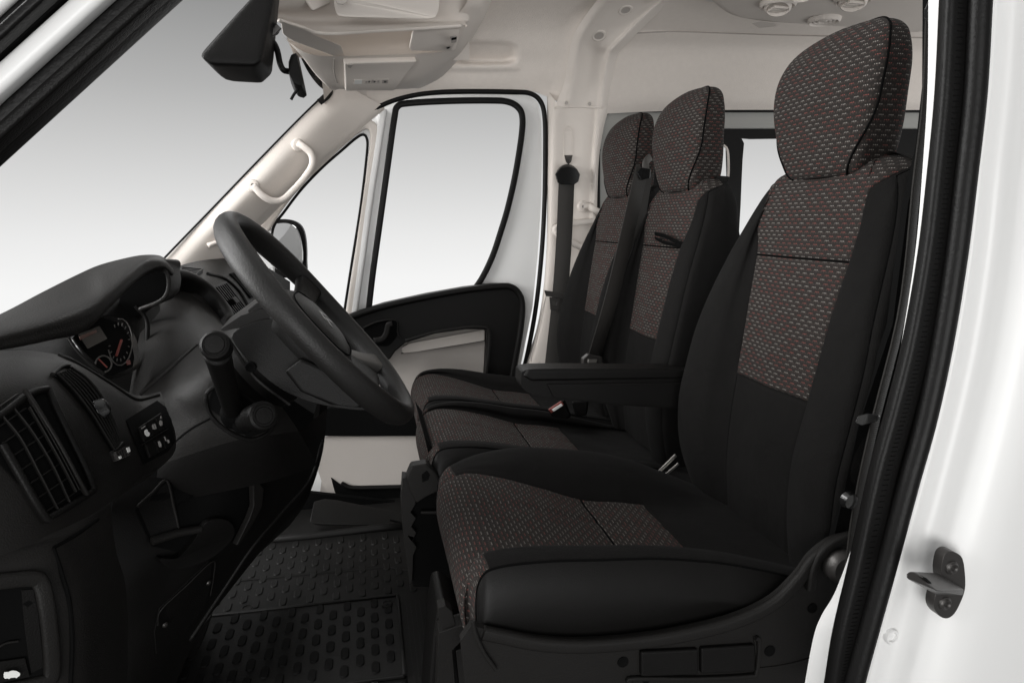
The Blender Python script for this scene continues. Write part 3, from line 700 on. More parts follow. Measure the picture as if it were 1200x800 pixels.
well = [KS.hit(a, b, .002) for a, b in [(243, 462), (252, 453), (268, 452), (285, 462), (300, 475), (312, 488), (318, 500), (308, 510), (292, 514), (270, 506), (252, 492), (244, 478)]]
mk('stalk_well_shade', [KS.skin(((243, 476), (292, 513), (287, 463), (250, 454)), .0012), KS.skin(((292, 513), (317, 502), (301, 476), (287, 463)), .0012)], 'deep', db)  # black skin on the panel, painting the shade of the well
mk('well_rim', [tube(well, .003, closed=True, n=72, seg=8)], 'plastic', db)
# ---- near dash: upper body
nd = patch([PL([(-70, 412, .74), (0, 411, .80), (40, 411, .84), (85, 421, .88), (127, 445, .93), (160, 463, .97), (188, 459, 1.0)]),
            PL([(-70, 425, .69), (0, 424, .75), (45, 424, .79), (92, 434, .84), (133, 458, .89), (164, 475, .93), (192, 470, .97)]),
            PL([(-70, 470, .645), (0, 460, .70), (50, 452, .745), (100, 466, .80), (142, 486, .86), (172, 495, .90), (199, 488, .94)]),
            PL([(-70, 540, .62), (0, 520, .665), (55, 500, .71), (108, 505, .77), (150, 520, .83), (180, 520, .88), (206, 510, .92)]),
            PL([(-70, 610, .61), (5, 580, .645), (62, 555, .69), (112, 550, .745), (148, 555, .80), (175, 550, .86), (203, 532, .91)]),
            PL([(-70, 670, .60), (5, 650, .63), (60, 625, .67), (103, 605, .72), (130, 588, .76), (152, 574, .80), (178, 556, .86)])], 8, 8)
mk('near_dash', [nd], 'plastic2', db, smooth=180, solid=.0)
NS = Surf(nd)
mk('dash_edge', [tube([NS.hit(a, b, .0) for a, b in [(68, 416), (88, 425), (128, 449), (156, 467), (172, 467), (186, 463)]], .003, n=40)], 'plastic2', db)
# big end vent
bq = NS.quad((54, 602), (103, 572), (52, 460), (-30, 515), off=.002)
bv = mk('end_vent', [NS.skin(((54, 604), (104, 573), (52, 458), (-30, 512)), .0015)], 'deep', db)  # black skin over the dash colours in the shade behind the slats
fr = [(51, 607), (108, 574), (92, 545), (60, 456), (48, 457), (20, 473), (-40, 512)]
fp = [NS.hit(a, b, .003) for a, b in [(-40, 590), (-20, 610), (10, 605)]]
mk('vent_frame', [sweep([NS.hit(a, b, .002) for a, b in [(0, 522), (20, 556), (38, 588), (50, 606), (54, 609)]], rrect(.0035, .005, .003), V((1, -.6, .2)), n=30),
                  sweep([NS.hit(a, b, .002) for a, b in [(50, 608), (70, 597), (90, 585), (106, 574)]], rrect(.0035, .005, .003), V((1, -.6, .2)), n=30),
                  sweep([NS.hit(a, b, .002) for a, b in [(106, 574), (98, 552), (80, 515), (62, 478), (53, 456)]], rrect(.0035, .005, .003), V((1, -.6, .2)), n=30),
                  sweep([NS.hit(a, b, .002) for a, b in [(53, 457), (40, 460), (22, 470), (0, 486), (-30, 505)]], rrect(.0035, .005, .003), V((1, -.6, .2)), n=30)], 'plastic', bv, smooth=60)
sl = []
for k in range(3):   # long vertical vanes near the right side and the broad curved blade
    o = k*3.2
    sl.append(sweep([NS.hit(a-o, b+o*.6, .006) for a, b in [(36, 477), (56, 512), (74, 545), (88, 572)]], rrect(.0006, .002, .0006), V((1, -.6, .2)), n=24))
sl.append(sweep([NS.hit(a, b, .007) for a, b in [(24, 462), (40, 487), (62, 524), (82, 560), (93, 579)]], rrect(.0018, .003, .0015), V((1, -.6, .2)), n=24))
for k in range(5):
    a, b = (14+k*12.5, 484+k*22)
for k in range(8):   # thin cross vanes rising to the right
    x0, y0 = -18+k*9.6, 488+k*16.0
    sl.append(sweep([NS.hit(x0, y0, .003), NS.hit(x0+36, y0-24, .003)], rrect(.0006, .0015, .0006), V((1, -.6, .2)), n=6))
sl.append(sweep([NS.hit(a, b, .0045) for a, b in [(-4, 487), (20, 515), (40, 553), (62, 596)]], rrect(.0007, .0018, .0007), V((1, -.6, .2)), n=24))
sl.append(sweep([NS.hit(a, b, .0045) for a, b in [(10, 478), (34, 508), (56, 545), (76, 588)]], rrect(.0007, .0018, .0007), V((1, -.6, .2)), n=24))
mk('slats', sl, 'plastic2', bv)
# slot vent
sq = [NS.hit(a, b, .0015) for a, b in [(63, 440), (80, 433), (98, 446), (114, 466), (128, 492), (139, 519), (129, 529), (118, 510), (102, 485), (84, 461)]]
sv = mk('slot_vent', [NS.skin(((63, 440), (81, 433), (98, 446), (83, 461)), .0015), NS.skin(((83, 461), (98, 446), (115, 467), (103, 486)), .0015), NS.skin(((103, 486), (115, 467), (129, 493), (118, 510)), .0015), NS.skin(((118, 510), (129, 493), (140, 519), (130, 529)), .0015)], 'deep', db)  # surface is uncut; black skins imitate the shaded slot
sls = []
for k in range(6):
    t = (k+.6)/6.6
    A_ = [(63, 441), (84, 463), (104, 489), (118, 511), (129, 528)]; B_ = [(81, 434), (99, 447), (115, 467), (129, 493), (139, 518)]
    sls.append(sweep([NS.hit(a[0]*(1-t)+b[0]*t, a[1]*(1-t)+b[1]*t, .003) for a, b in zip(A_, B_)], rrect(.0009, .002, .0008), V((1, -.6, .2)), n=24))
mk('slats', sls, 'plastic2', sv)
mk('vent_frame', [tube([NS.hit(a, b, .002) for a, b in [(60, 440), (70, 431), (80, 430), (82, 433)]], .0022, n=12), tube([NS.hit(a, b, .002) for a, b in [(128, 531), (134, 527), (141, 520)]], .002, n=12),
                  tube([NS.hit(a, b, .001) for a, b in [(82, 431), (101, 444), (118, 465), (131, 491), (141, 520)]], .0016, n=24)], 'plastic2', sv)
kk = NS.hit(110, 482, .008)
mk('vent_knob', [hull([NS.hit(a, b, .004) for a, b in [(102, 472), (110, 470), (118, 480), (121, 492), (118, 494), (108, 486)]]+[NS.hit(a, b, .014) for a, b in [(108, 473), (114, 479), (118, 489), (111, 481)]])], 'gloss', sv, bevel=.003)
tw = NS.quad((133, 541), (148, 534), (145, 524), (129, 531), off=.001)
tws = mk('thumbwheel', [tw.box(i/6, (i+.55)/6, 0, 1, -.002, .005) for i in range(6)]+[tw.box(0, 1, 0, 1, -.002, .002)], 'steel', sv)
mk('thumbwheel_print', [tw.box(.05, .2, .1, .4, .005, .0056), tw.box(.75, .95, .35, .9, .005, .0056)], 'icon', sv)
# switch panel
sp_ = NS.quad((166, 543), (204, 522), (187, 467), (147, 492), off=.0035)
swp = mk('switch_panel', [NS.skin(((167, 544), (196, 529), (184, 470), (147, 492)), .0012), NS.skin(((196, 529), (204, 518), (199, 482), (184, 470)), .0012)], 'deep', db)
def swq(u0, u1, v0, v1, name='switch'): return mk(name, [sp_.box(u0, u1, v0, v1, .001, .0045)], 'plastic', swp, bevel=.0008)
for (u0, u1) in ((.10, .33), (.345, .56), (.575, .78)): swq(u0, u1, .40, .72)
for (u0, u1) in ((.10, .33), (.345, .56), (.575, .78)): swq(u0, u1, .06, .35)
swq(.795, .97, .40, .62)
mk('switch_divider', [sp_.box(.05, .80, .365, .385, .001, .006)], 'plastic2', swp)
def pr(polys, mat, name='switch_print'):
    mk(name, [sp_.poly(p, .0046, .005) for p in polys], mat, swp)
def blob(u, v, a, b, n=7, ph=0): return [(u+a*math.cos(2*math.pi*i/n+ph), v+b*math.sin(2*math.pi*i/n+ph)) for i in range(n)]
pr([blob(.215, .57, .05, .04), blob(.235, .50, .055, .045), blob(.19, .53, .03, .03)], 'icon')
pr([[(.13, .66), (.24, .66), (.24, .685), (.13, .685)]], 'icong')
pr([[(.41, .53), (.46, .50), (.46, .62), (.41, .60)], [(.48, .50), (.51, .51), (.51, .60), (.48, .61)]], 'icong')
pr([[(.62, .56), (.64, .50), (.70, .50), (.72, .56), (.69, .60), (.65, .60)], [(.70, .63), (.74, .61), (.74, .67)]], 'icong')
pr([[(.82, .50), (.95, .50), (.95, .55), (.82, .55)]], 'icong')
pr([[(.41, .16), (.46, .13), (.49, .18), (.47, .26), (.42, .26)]], 'icong')
pr([[(.63, .20), (.66, .18), (.66, .27), (.63, .28)], [(.68, .13), (.73, .13), (.73, .18), (.69, .20)]], 'icong')
# ---- near dash: lower panel
nl = patch([PL([(-70, 640, .615), (0, 630, .645), (56, 616, .685), (92, 600, .735), (128, 578, .80)]),
            PL([(-70, 664, .600), (0, 655, .625), (60, 641, .656), (94, 622, .70), (130, 598, .765)]),
            PL([(-70, 690, .595), (0, 685, .62), (68, 675, .652), (104, 660, .69), (136, 645, .745)]),
            PL([(-70, 740, .59), (0, 735, .615), (82, 725, .65), (118, 715, .69), (149, 705, .75)]),
            PL([(-70, 860, .59), (0, 860, .615), (84, 860, .65), (118, 860, .69), (148, 860, .75)])], 8, 8)
mk('lower_dash', [nl], 'plastic2', db, smooth=180)
mk('dash_core', [plate(PY([(-80, 440), (150, 440), (300, 440), (368, 485), (358, 560), (300, 640), (248, 700), (200, 790), (190, 870), (-80, 870)], 1.30), YA, .3)], 'deep', db)
LS = Surf(nl)
mk('panel_joint', [tube([LS.hit(a, b, .0) for a, b in [(62, 642), (71, 668), (80, 700), (84, 740), (84, 770), (82, 810)]], .0022, n=40, seg=8),
                   tube([LS.hit(a, b, -.001) for a, b in [(62, 642), (80, 632), (100, 619), (115, 608)]], .0022, n=20, seg=8)], 'deep', db)
pk = mk('dash_pocket', [LS.skin(((-60, 815), (52, 789), (40, 684), (-60, 693)), .0012)], 'deep', db)  # no hollow here: black skin gives the pocket its inner shade
mk('pocket_frame', [sweep([LS.hit(a, b, .001) for a, b in [(-60, 686), (0, 680), (36, 677), (47, 683), (54, 710), (59, 750), (60, 788), (50, 797), (0, 808), (-60, 822)]], rrect(.007, .005, .004, 3), -LS.n(30, 740), n=80)], 'plastic2', pk, smooth=60)
mk('pocket_liner', [plate([LS.hit(a, b, .002) for a, b in [(24, 691), (38, 690), (44, 720), (49, 765), (50, 780), (36, 787), (32, 765), (27, 725)]], -LS.n(30, 740), .002)], 'plastic', pk)
mk('pocket_lip', [tube([LS.hit(a, b, .003) for a, b in [(-10, 762), (4, 752), (20, 749)]], .001, n=12)], 'plastic2', pk)
rl = mk('bonnet_release', [plate([LS.hit(a, b, .004) for a, b in [(-40, 780), (0, 772), (28, 768), (34, 790), (0, 797), (-40, 805)]], -LS.n(10, 780), .004)], 'plastic', pk, bevel=.001)
car = [(1, 787), (1.5, 784), (5, 782.5), (8, 780.5), (12, 779.5), (16, 780), (19, 781.5), (20.5, 783), (20, 785.5), (17.5, 787), (16.5, 788.3), (14.5, 787.5), (9, 788), (7.5, 789.3), (5, 788.6), (2.5, 789)]
mk('car_symbol', [plate([LS.hit(a, b, .0086) for a, b in car], -LS.n(10, 780), .0006), plate([LS.hit(a, b, .0086) for a, b in [(1, 784.5), (2, 781.5), (6, 781.2), (6, 782)]], -LS.n(10, 780), .0006)], 'icon', rl)
# ---- knee panel with the open tray, fuse cover
kp = patch([PL([(140, 560, .98), (190, 560, 1.0), (230, 575, 1.0), (280, 545, 1.02), (330, 520, 1.08), (384, 478, 1.22)]),
            PL([(130, 600, .93), (180, 605, .96), (225, 610, .98), (275, 585, 1.02), (325, 560, 1.10), (374, 540, 1.21)]),
            PL([(120, 650, .91), (165, 655, .93), (205, 655, .96), (250, 640, 1.0), (295, 620, 1.07), (345, 595, 1.18)]),
            PL([(115, 700, .90), (150, 705, .92), (185, 705, .95), (215, 700, .98), (245, 695, 1.03), (272, 688, 1.10)]),
            PL([(110, 770, .90), (135, 770, .92), (160, 770, .94), (185, 765, .97), (205, 755, 1.0), (228, 750, 1.05)]),
            PL([(100, 880, .90), (120, 880, .92), (140, 880, .94), (155, 880, .97), (165, 880, 1.0), (180, 870, 1.05)])])
mk('knee_panel', [kp], 'plastic', db, smooth=180)
QS = Surf(kp)
mk('tray_shade', [QS.skin(((178, 640), (212, 646), (196, 562), (158, 598)), .0015), QS.skin(((212, 646), (262, 612), (240, 575), (196, 562)), .0015), QS.skin(((262, 612), (272, 634), (294, 590), (240, 575)), .0015), QS.skin(((240, 578), (294, 592), (294, 560), (262, 560)), .0015)] if True else [plate([QS.hit(a, b, .002) for a, b in [(158, 598), (196, 562), (240, 580), (290, 562), (296, 572), (290, 598), (270, 634), (262, 612), (248, 606), (232, 620), (212, 646), (190, 652), (176, 634)]], -QS.n(220, 610), .002)], 'deep', db)  # shade of the open tray, laid on the knee panel as black skin
tr_ = mk('storage_tray', [QS.skin(((178, 634), (209, 626), (195, 566), (160, 594)), .003)], 'plastic', db)
mk('tray_wall_edge', [tube(QS.path([(160, 594), (178, 578), (195, 564), (203, 594), (210, 626)], .003), .0022, n=40)], 'plastic2', tr_)
mk('tray_lip', [plate(spl_closed([QS.hit(a, b, .012) for a, b in [(182, 652), (203, 650), (220, 634), (237, 611), (250, 605), (263, 608), (268, 620), (260, 634), (240, 650), (216, 660), (194, 662)]], 4), -QS.n(230, 640), .012)], 'plastic', tr_, bevel=.004, seg=3)
mk('tray_base', [sweep([QS.hit(a, b, .008) for a, b in [(175, 634), (205, 624), (232, 618)]], rrect(.005, .006, .004, 3), -QS.n(220, 640), n=20)], 'plastic2', tr_)
mk('tray_handle', [plate([QS.hit(a, b, .014) for a, b in [(289, 561), (296, 560), (301, 568), (299, 590), (290, 606), (272, 634), (269, 634), (284, 604), (289, 590)]], -QS.n(285, 595), .010)], 'plastic2', tr_, bevel=.002, seg=3)
fc = [QS.hit(a, b, .002) for a, b in [(186, 712), (244, 656), (248, 658), (245, 690), (238, 712), (215, 742), (182, 765), (180, 740)]]
fcv = mk('fuse_cover', [plate(fc, -QS.n(215, 700), .003)], 'plastic', db, bevel=.001)
mk('cover_edge', [tube([QS.hit(a, b, .006) for a, b in [(182, 730), (186, 712), (215, 684), (246, 655), (247, 672), (243, 695)]], .0010, n=50, seg=6)], 'plastic2', fcv)
for a, b in ((190.5, 729), (241, 680)):
    mk('screw', [lathe(QS.hit(a, b, .006), QS.n(a, b)*-1 if False else QS.n(a, b), [(.0015, .0025), (.003, .002), (.004, 0)], 12)], 'steel', fcv)
mk('lower_edge', [tube([QS.hit(a, b, .0) for a, b in [(377, 515), (362, 562), (330, 600), (296, 640), (262, 690), (222, 750)]], .004, n=50)], 'plastic', db, smooth=180)
# far underside of the dash, down to the floor (black)
mk('centre_stack', [patch([PL([(300, 430, 1.5), (350, 440, 1.6), (384, 470, 1.7)]), PL([(300, 520, 1.5), (345, 530, 1.6), (378, 530, 1.7)]), PL([(280, 620, 1.5), (325, 600, 1.6), (360, 585, 1.7)]), PL([(240, 700, 1.5), (290, 660, 1.6), (340, 615, 1.9)])])], 'plastic', db, smooth=180)
mk('pedal_bracket', [plate(PL([(216, 770, 1.1), (222, 750, 1.12), (240, 728, 1.15), (247, 722, 1.16), (240, 745, 1.14), (228, 772, 1.12)]), YA, .02)], 'plastic', db, bevel=.003)

# =================================================================== STEERING COLUMN AND WHEEL
sc = thing('steering_column', 'black steering column shroud with two control stalks beside the wheel', 'column', P(330, 430, Y=1.0))
mk('lower_shroud', [plate(spl_closed(PY([(272, 396), (292, 380), (322, 374), (352, 392), (392, 425), (432, 456), (446, 470), (432, 480), (398, 478), (362, 470), (330, 456), (300, 432)], .925), 4), YA, .15)], 'plastic', sc, bevel=.018, seg=4)
mk('upper_shroud', [hull(PL([(258, 386, .93), (282, 370, .93), (306, 362, .93), (321, 366, .93), (320, 375, .93), (290, 382, .93), (262, 388, .93), (270, 372, 1.07), (300, 356, 1.07), (320, 360, 1.07), (300, 350, 1.02), (322, 352, 1.03)]))], 'plastic2', sc, bevel=.006, seg=3)
mk('adjuster_cap', [hull(PL([(288, 363, .935), (300, 353, .935), (312, 351, .935), (318, 358, .935), (316, 366, .935), (296, 369, .935), (292, 366, .95), (314, 362, .95)]))], 'plastic2', sc, bevel=.004, seg=3)
mk('lower_fin', [hull(PY([(332, 434), (352, 419), (400, 440), (440, 468), (425, 478), (385, 474), (352, 460)], .905)+PY([(345, 438), (360, 430), (430, 466), (410, 472)], .96))], 'plastic', sc, bevel=.006, seg=3)
mk('shroud_screw', [lathe(P(294, 430, Y=.921), -YA, [(.002, .001), (.005, .003), (.0065, .003), (.007, 0)], 18)], 'deep', sc)
mk('shroud_edge', [sweep(PY([(262, 392), (272, 404), (292, 434), (310, 452), (340, 474)], .93), rrect(.002, .002, .001), YA, n=40)], 'plastic2', sc)
def stalk(parts, knob):
    pass
a0, a1 = P(274, 484, Y=.955), P(252, 404, Y=.80)
st = mk('control_stalk', [tube([a0, a0*.65+a1*.35, a0*.3+a1*.7, a0*.10+a1*.90], .0128, n=24, seg=20, taper=lambda t: .95+.22*t)], 'plastic', sc, smooth=180)
ax = (a1-a0).normalized()
axk = (ax*.5+V((0, -.75, .15))).normalized()
mk('stalk_knob', [lathe(a1-axk*.012, axk, [(.0145, -.014), (.0158, -.010), (.0160, -.004), (.0148, -.003), (.0148, -.001), (.0164, 0), (.0167, .010), (.0158, .014), (.0130, .0160), (.0122, .0148), (.0110, .0148), (.0100, .0160), (.002, .0165)], 36)], 'plastic', st, smooth=30)
mk('stalk_ring', [lathe(a1-axk*.012, axk, [(.0160, -.002), (.0168, -.001), (.0160, 0)], 36)], 'deep', st)
mk('stalk_boot', [lathe(a0+ax*.0, ax, [(.018, -.015), (.0175, .004), (.0155, .010), (.013, .013)], 24)], 'deep', st)
c0_, c1_ = P(287, 493, Y=.95), P(307, 487, Y=.85)
st2 = mk('control_stalk', [tube([c0_, c0_*.5+c1_*.5, c1_], .0145, n=12, seg=20)], 'plastic', sc, smooth=180)
ax2 = (c1_-c0_).normalized(); ak2 = (ax2+V((.25, -.3, .1))).normalized()
mk('stalk_knob', [lathe(c1_-ax2*.01, ak2, [(.0135, -.035), (.0165, -.030), (.0165, -.010), (.0150, -.008), (.0150, -.005), (.0180, -.003), (.0182, .010), (.0170, .014), (.0140, .0160), (.0130, .0145), (.0110, .0145), (.0100, .0160), (.002, .0165)], 36)], 'plastic', st2, smooth=30)
mk('stalk_boot', [lathe(c0_, ax2, [(.0175, -.01), (.017, .004), (.014, .008)], 24)], 'deep', st2)

wc = V((-.069, 1.0, -.137)); wn_ = V((.770, 0, .638)).normalized(); wa = V((-.638, 0, .770)).normalized(); wb = V((0, 1, 0))
sw = thing('steering_wheel', 'black steering wheel with a chevron badge on its centre pad', 'steering wheel', wc)
R = .1785
def wp(ang, r=R, o=0.): return wc+(wa*math.cos(ang)+wb*math.sin(ang))*r+wn_*o
path = [wp(2*math.pi*i/96) for i in range(96)]
vs = []; fs = []
for i in range(96):
    a = 2*math.pi*i/96; rd_ = (wa*math.cos(a)+wb*math.sin(a)); k = 1+.07*(math.cos(4*a+math.pi))
    for j in range(16):
        w = 2*math.pi*j/16; vs.append(wp(a)+rd_*math.cos(w)*.0140*k+wn_*math.sin(w)*.0168*k)
for i in range(96):
    for j in range(16): fs.append((i*16+j, ((i+1) % 96)*16+j, ((i+1) % 96)*16+(j+1) % 16, i*16+(j+1) % 16))
mk('rim', [(vs, fs, None)], plain('wheel_rim_plastic', (.0085, .008, .0076), .5, .5, 500, spec=.3, rvar=.05), sw, smooth=180)
hub = [ [] ]
prof = [(.082, -.045), (.088, -.028), (.084, -.014), (.070, -.003), (.045, .004), (.02, .006), (.001, .0065)]
vs = []; fs = []; n = 40
for r, h in prof:
    for i in range(n):
        a = 2*math.pi*i/n; sq_ = 1/max(abs(math.cos(a))**3+abs(math.sin(a))**3, .01)**(1/3)
        vs.append(wc+wn_*h+(wa*math.cos(a)*.86+wb*math.sin(a)*1.0)*r*sq_+wa*-.006)
for k in range(len(prof)-1):
    for i in range(n): fs.append((k*n+i, k*n+(i+1) % n, (k+1)*n+(i+1) % n, (k+1)*n+i))
fs.append(tuple((len(prof)-1)*n+i for i in range(n)))
hb = mk('centre_pad', [(vs, fs, None)], 'plastic', sw, smooth=180)
mk('column_hub', [lathe(wc-wn_*.12, wn_, [(.06, 0), (.065, .04), (.075, .09)], 32)], 'plastic', sw, smooth=180)
for a in (75, 285, 135, 225):
    a_ = math.radians(a); f_ = V((0, 0, 0)); m_ = 'plastic' if a in (75, 285) else 'grey'
    mk('spoke', [sweep([wp(a_, .06, -.022), wp(a_, .10, -.020), wp(a_, .14, -.010), wp(a_, .172, 0)], rrect(.021 if a in (75, 285) else .016, .008, .007, 4), wn_, n=16, taper=lambda t: 1+.5*(t-.5)**2*2)], m_, sw, smooth=180)
def chev(o): return [(-.016, o), (0, o+.012), (.016, o), (.016, o-.006), (0, o+.006), (-.016, o-.006)]
mk('badge', [plate([wc+wn_*.0055+wb*x+wa*(y-.006) for x, y in chev(o)], wn_, .0015) for o in (.006, -.006)], plain('badge_satin', (.16, .155, .15), .35, metal=.6), hb)
mk('pad_joint', [tube([wc+wn_*(-.0005)+(wa*math.cos(t)*.86+wb*math.sin(t))*.066*(1/max(abs(math.cos(t))**3+abs(math.sin(t))**3, .01)**(1/3))+wa*-.006 for t in [2*math.pi*i/48 for i in range(48)]], .0010, closed=True, seg=6)], 'deep', hb)
# =================================================================== VAN BODY (one thing, its trims are parts)
vb = thing('van_body', 'white van body shell with beige headliner, pillars and black door seals', 'van', (1.0, 1.5, -1.0))
# roof and ceiling
lin = patch([PL([(395, 172, 2.37), (412, 150, 2.37), (442, 128, 2.375), (480, 113, 2.375), (520, 107, 2.375), (570, 105.5, 2.375), (615, 106, 2.375), (640, 113, 2.375), (662, 124, 2.36)]),
             PL([(382, 128, 2.32), (400, 112, 2.33), (440, 104, 2.345), (480, 99, 2.35), (520, 95, 2.35), (570, 93, 2.35), (615, 92, 2.35), (645, 93, 2.345), (664, 98, 2.33)]),
             PL([(378, 100, 2.24), (395, 82, 2.26), (440, 70, 2.29), (480, 66, 2.30), (520, 64, 2.30), (570, 64, 2.30), (615, 64, 2.30), (650, 62, 2.29), (672, 64, 2.27)]),
             PL([(370, 30, 2.1), (395, 30, 2.12), (440, 28, 2.15), (480, 26, 2.17), (520, 24, 2.18), (570, 22, 2.18), (615, 20, 2.18), (660, 18, 2.17), (697, 10, 2.12)]),
             PL([(370, -40, 1.85), (400, -40, 1.85), (440, -40, 1.87), (480, -40, 1.88), (520, -40, 1.9), (570, -40, 1.9), (625, -40, 1.9), (680, -40, 1.88), (735, -40, 1.86)])], 14, 14)
def proj(p):
    z = p.dot(fw); return 600+F*p.dot(rt)/z, 400-F*p.dot(up)/z
for v_ in lin[0]:
    x_, y_ = proj(v_); dx_ = (x_-568)/40; dy_ = (y_-62)/13
    if y_ < 76: 
        q_ = max(0, 1-dx_**4-dy_**4); v_ += v_.normalized()*.035*min(1, q_*1.6)*(.4+.6*max(0, min(1, (y_-48)/22)))
    dd_ = math.exp(-((y_-79)/4.0)**2)*max(0, 1-((x_-566)/46)**4); v_ -= v_.normalized()*.012*dd_
mk('headliner', [lin], 'liner', vb, smooth=180)
LN = Surf(lin)
# moulded grip recess in the headliner
Lz = .665
mk('roof', [([V(p) for p in ((-.05, .52, Lz), (2.4, .52, Lz), (2.4, 2.3, Lz), (-.05, 2.3, Lz))], [(0, 1, 2, 3)], None)], 'white', vb, solid=-.02)
# roof bow that runs down into the far pillar
bow = patch([PL([(752, -60, 1.80), (775, -60, 1.78), (800, -60, 1.80), (825, -60, 1.80), (850, -60, 1.80), (868, -60, 1.82), (880, -60, 1.84)]),
             PL([(700, 0, 2.05), (713, 0, 2.03), (722, 0, 2.06), (748, 0, 2.07), (770, 0, 2.06), (779, 0, 2.05), (790, 0, 2.08)]),
             PL([(673, 40, 2.20), (684, 40, 2.18), (693, 43, 2.21), (705, 47, 2.22), (718, 50, 2.21), (726, 50, 2.19), (736, 50, 2.22)]),
             PL([(666, 67, 2.27), (677, 66, 2.25), (686, 65, 2.27), (696, 65, 2.28), (707, 66, 2.27), (714, 67, 2.25), (722, 70, 2.28)]),
             PL([(661, 97, 2.32), (672, 97, 2.30), (682, 96, 2.315), (692, 96, 2.32), (702, 96, 2.31), (709, 96, 2.295), (717, 100, 2.33)]),
             PL([(650, 126, 2.34), (664, 125, 2.33), (676, 125, 2.335), (686, 125, 2.335), (698, 125, 2.33), (706, 125, 2.32), (712, 128, 2.35)])], 6, 8)
mk('roof_bow', [bow], 'beige', vb, smooth=180)
BS = Surf(bow)
for a, b, r in ((733, 12, .019), (702, 42, .020), (664, 121, .008), (691, 122, .008)):
    n_ = BS.n(a, b); c = BS.hit(a, b)
    mk('fixing_hole', [lathe(c, n_, [(r*.75, .0012), (r*.85, .0022), (r, .003), (r*1.12, .0025), (r*1.2, -.002)], 24)], 'beige', vb, smooth=60)
    mk('hole_shade', [lathe(c, n_, [(r*.3, .0014), (r*.74, .0016), (r*.76, 0)], 20)], 'beigegrey', vb)  # darker disc imitating the shade inside the fixing hole
# rear upper wall and roof lining behind the bow
rw = patch([PL([(700, 134, 2.36), (760, 131, 2.37), (850, 129, 2.37), (950, 129, 2.37), (1120, 129, 2.37)]),
            PL([(705, 118, 2.34), (765, 116, 2.34), (850, 115, 2.34), (950, 116, 2.34), (1120, 118, 2.34)]),
            PL([(715, 80, 2.31), (775, 82, 2.31), (850, 84, 2.31), (950, 86, 2.31), (1120, 90, 2.31)]),
            PL([(722, 56, 2.28), (780, 56, 2.28), (850, 58, 2.28), (950, 60, 2.28), (1120, 63, 2.28)]),
            PL([(730, 38, 2.22), (790, 38, 2.22), (850, 40, 2.22), (950, 43, 2.22), (1120, 46, 2.22)])], 6, 8)
mk('rear_wall_lining', [rw], 'liner', vb, smooth=180)
rc = patch([PL([(728, 41, 2.225), (790, 37, 2.225), (850, 39, 2.225), (950, 42, 2.225), (1120, 45, 2.225)]),
            PL([(738, 32, 2.20), (790, 31, 2.20), (850, 33, 2.20), (950, 36, 2.2), (1120, 39, 2.2)]),
            PL([(760, 0, 2.06), (810, 0, 2.06), (870, 0, 2.06), (970, 2, 2.06), (1140, 6, 2.06)]),
            PL([(820, -60, 1.80), (870, -60, 1.80), (930, -60, 1.80), (1020, -60, 1.80), (1180, -60, 1.80)])], 6, 6)
mk('rear_roof_lining', [rc], 'liner', vb, smooth=180)
mk('lining_joint', [tube([P(a, b, Y=2.222) for a, b in [(728, 40), (790, 37.5), (850, 39.5), (950, 42.5), (1120, 45.5)]], .002, n=30)], 'beigegrey', vb)
# roof console with outlets
zc = .575
rcn = thing('roof_console', 'beige roof console with round air outlets above the nearest headrest', 'console', P(950, 10, Z=zc))
co = spl_closed([P(a, b, Z=zc) for a, b in [(826, -6), (842, 10), (862, 20), (900, 26), (960, 30), (1020, 34), (1085, 38), (1120, 20), (1140, -40), (1000, -60), (860, -50), (820, -22)]], 6)
cc = sum(co, V((0, 0, 0)))/len(co)
ring = []
for s, z in ((1.05, .05), (1.03, .02), (1.0, .006), (.97, 0), (.9, -.002)):
    ring.append([V((cc.x+(p.x-cc.x)*s, cc.y+(p.y-cc.y)*s, zc+z)) for p in co])
g_ = grid([r+[r[0]] for r in ring]); g_ = (g_[0]+[V((cc.x, cc.y, zc-.002))], g_[1]+[((len(ring)-1)*(len(co)+1)+i, (len(ring)-1)*(len(co)+1)+i+1, len(g_[0])) for i in range(len(co))], None)
mk('housing', [g_], 'beige', rcn, smooth=60)
def outlet(px, py, r, kind):
    c = P(px, py, Z=zc-.004); dn = V((0, 0, -1))
    o = mk('air_outlet', [lathe(c, dn, [(r*1.35, -.004), (r*1.3, .006), (r*1.15, .010), (r*1.0, .004), (r*.9, .002), (r*.5, .002)], 32)], 'beige', rcn, smooth=50)
    if kind == 0:
        mk('outlet_bezel', [lathe(c+dn*.004, (dn+V((-.25, -.3, 0))).normalized(), [(r*.98, -.004), (r*.95, .010), (r*.8, .014), (r*.72, .006), (r*.1, .005)], 28)], 'beige', o, smooth=50)
        mk('outlet_vane', [hull([c+dn*k+V((dx, dy, 0)) for k in (.012, .018) for dx in (-r*.6, r*.6) for dy in (-.004+s*.014, .004+s*.014)]) for s in (-1, 0, 1)], 'beige', o)
    else:
        mk('grille', [lathe(c+dn*.004, dn, [(r*.9, -.003), (r*.88, .003), (r*.75, .003), (r*.72, .001), (r*.6, .001), (r*.57, .003), (r*.42, .003), (r*.4, .001), (r*.25, .001), (r*.22, .003), (r*.02, .003)], 28)], 'beige', o, smooth=30)
outlet(912, 4, .036, 0); outlet(966, 23, .034, 1); outlet(1000, -2, .036, 0); outlet(940, -14, .036, 0)
mk('console_clip', [hull([P(a, b, Z=zc-.006+k) for k in (0, .02) for a, b in [(880, 27), (893, 25), (908, 28), (912, 31), (890, 33)]])], 'beige', rcn, bevel=.003)
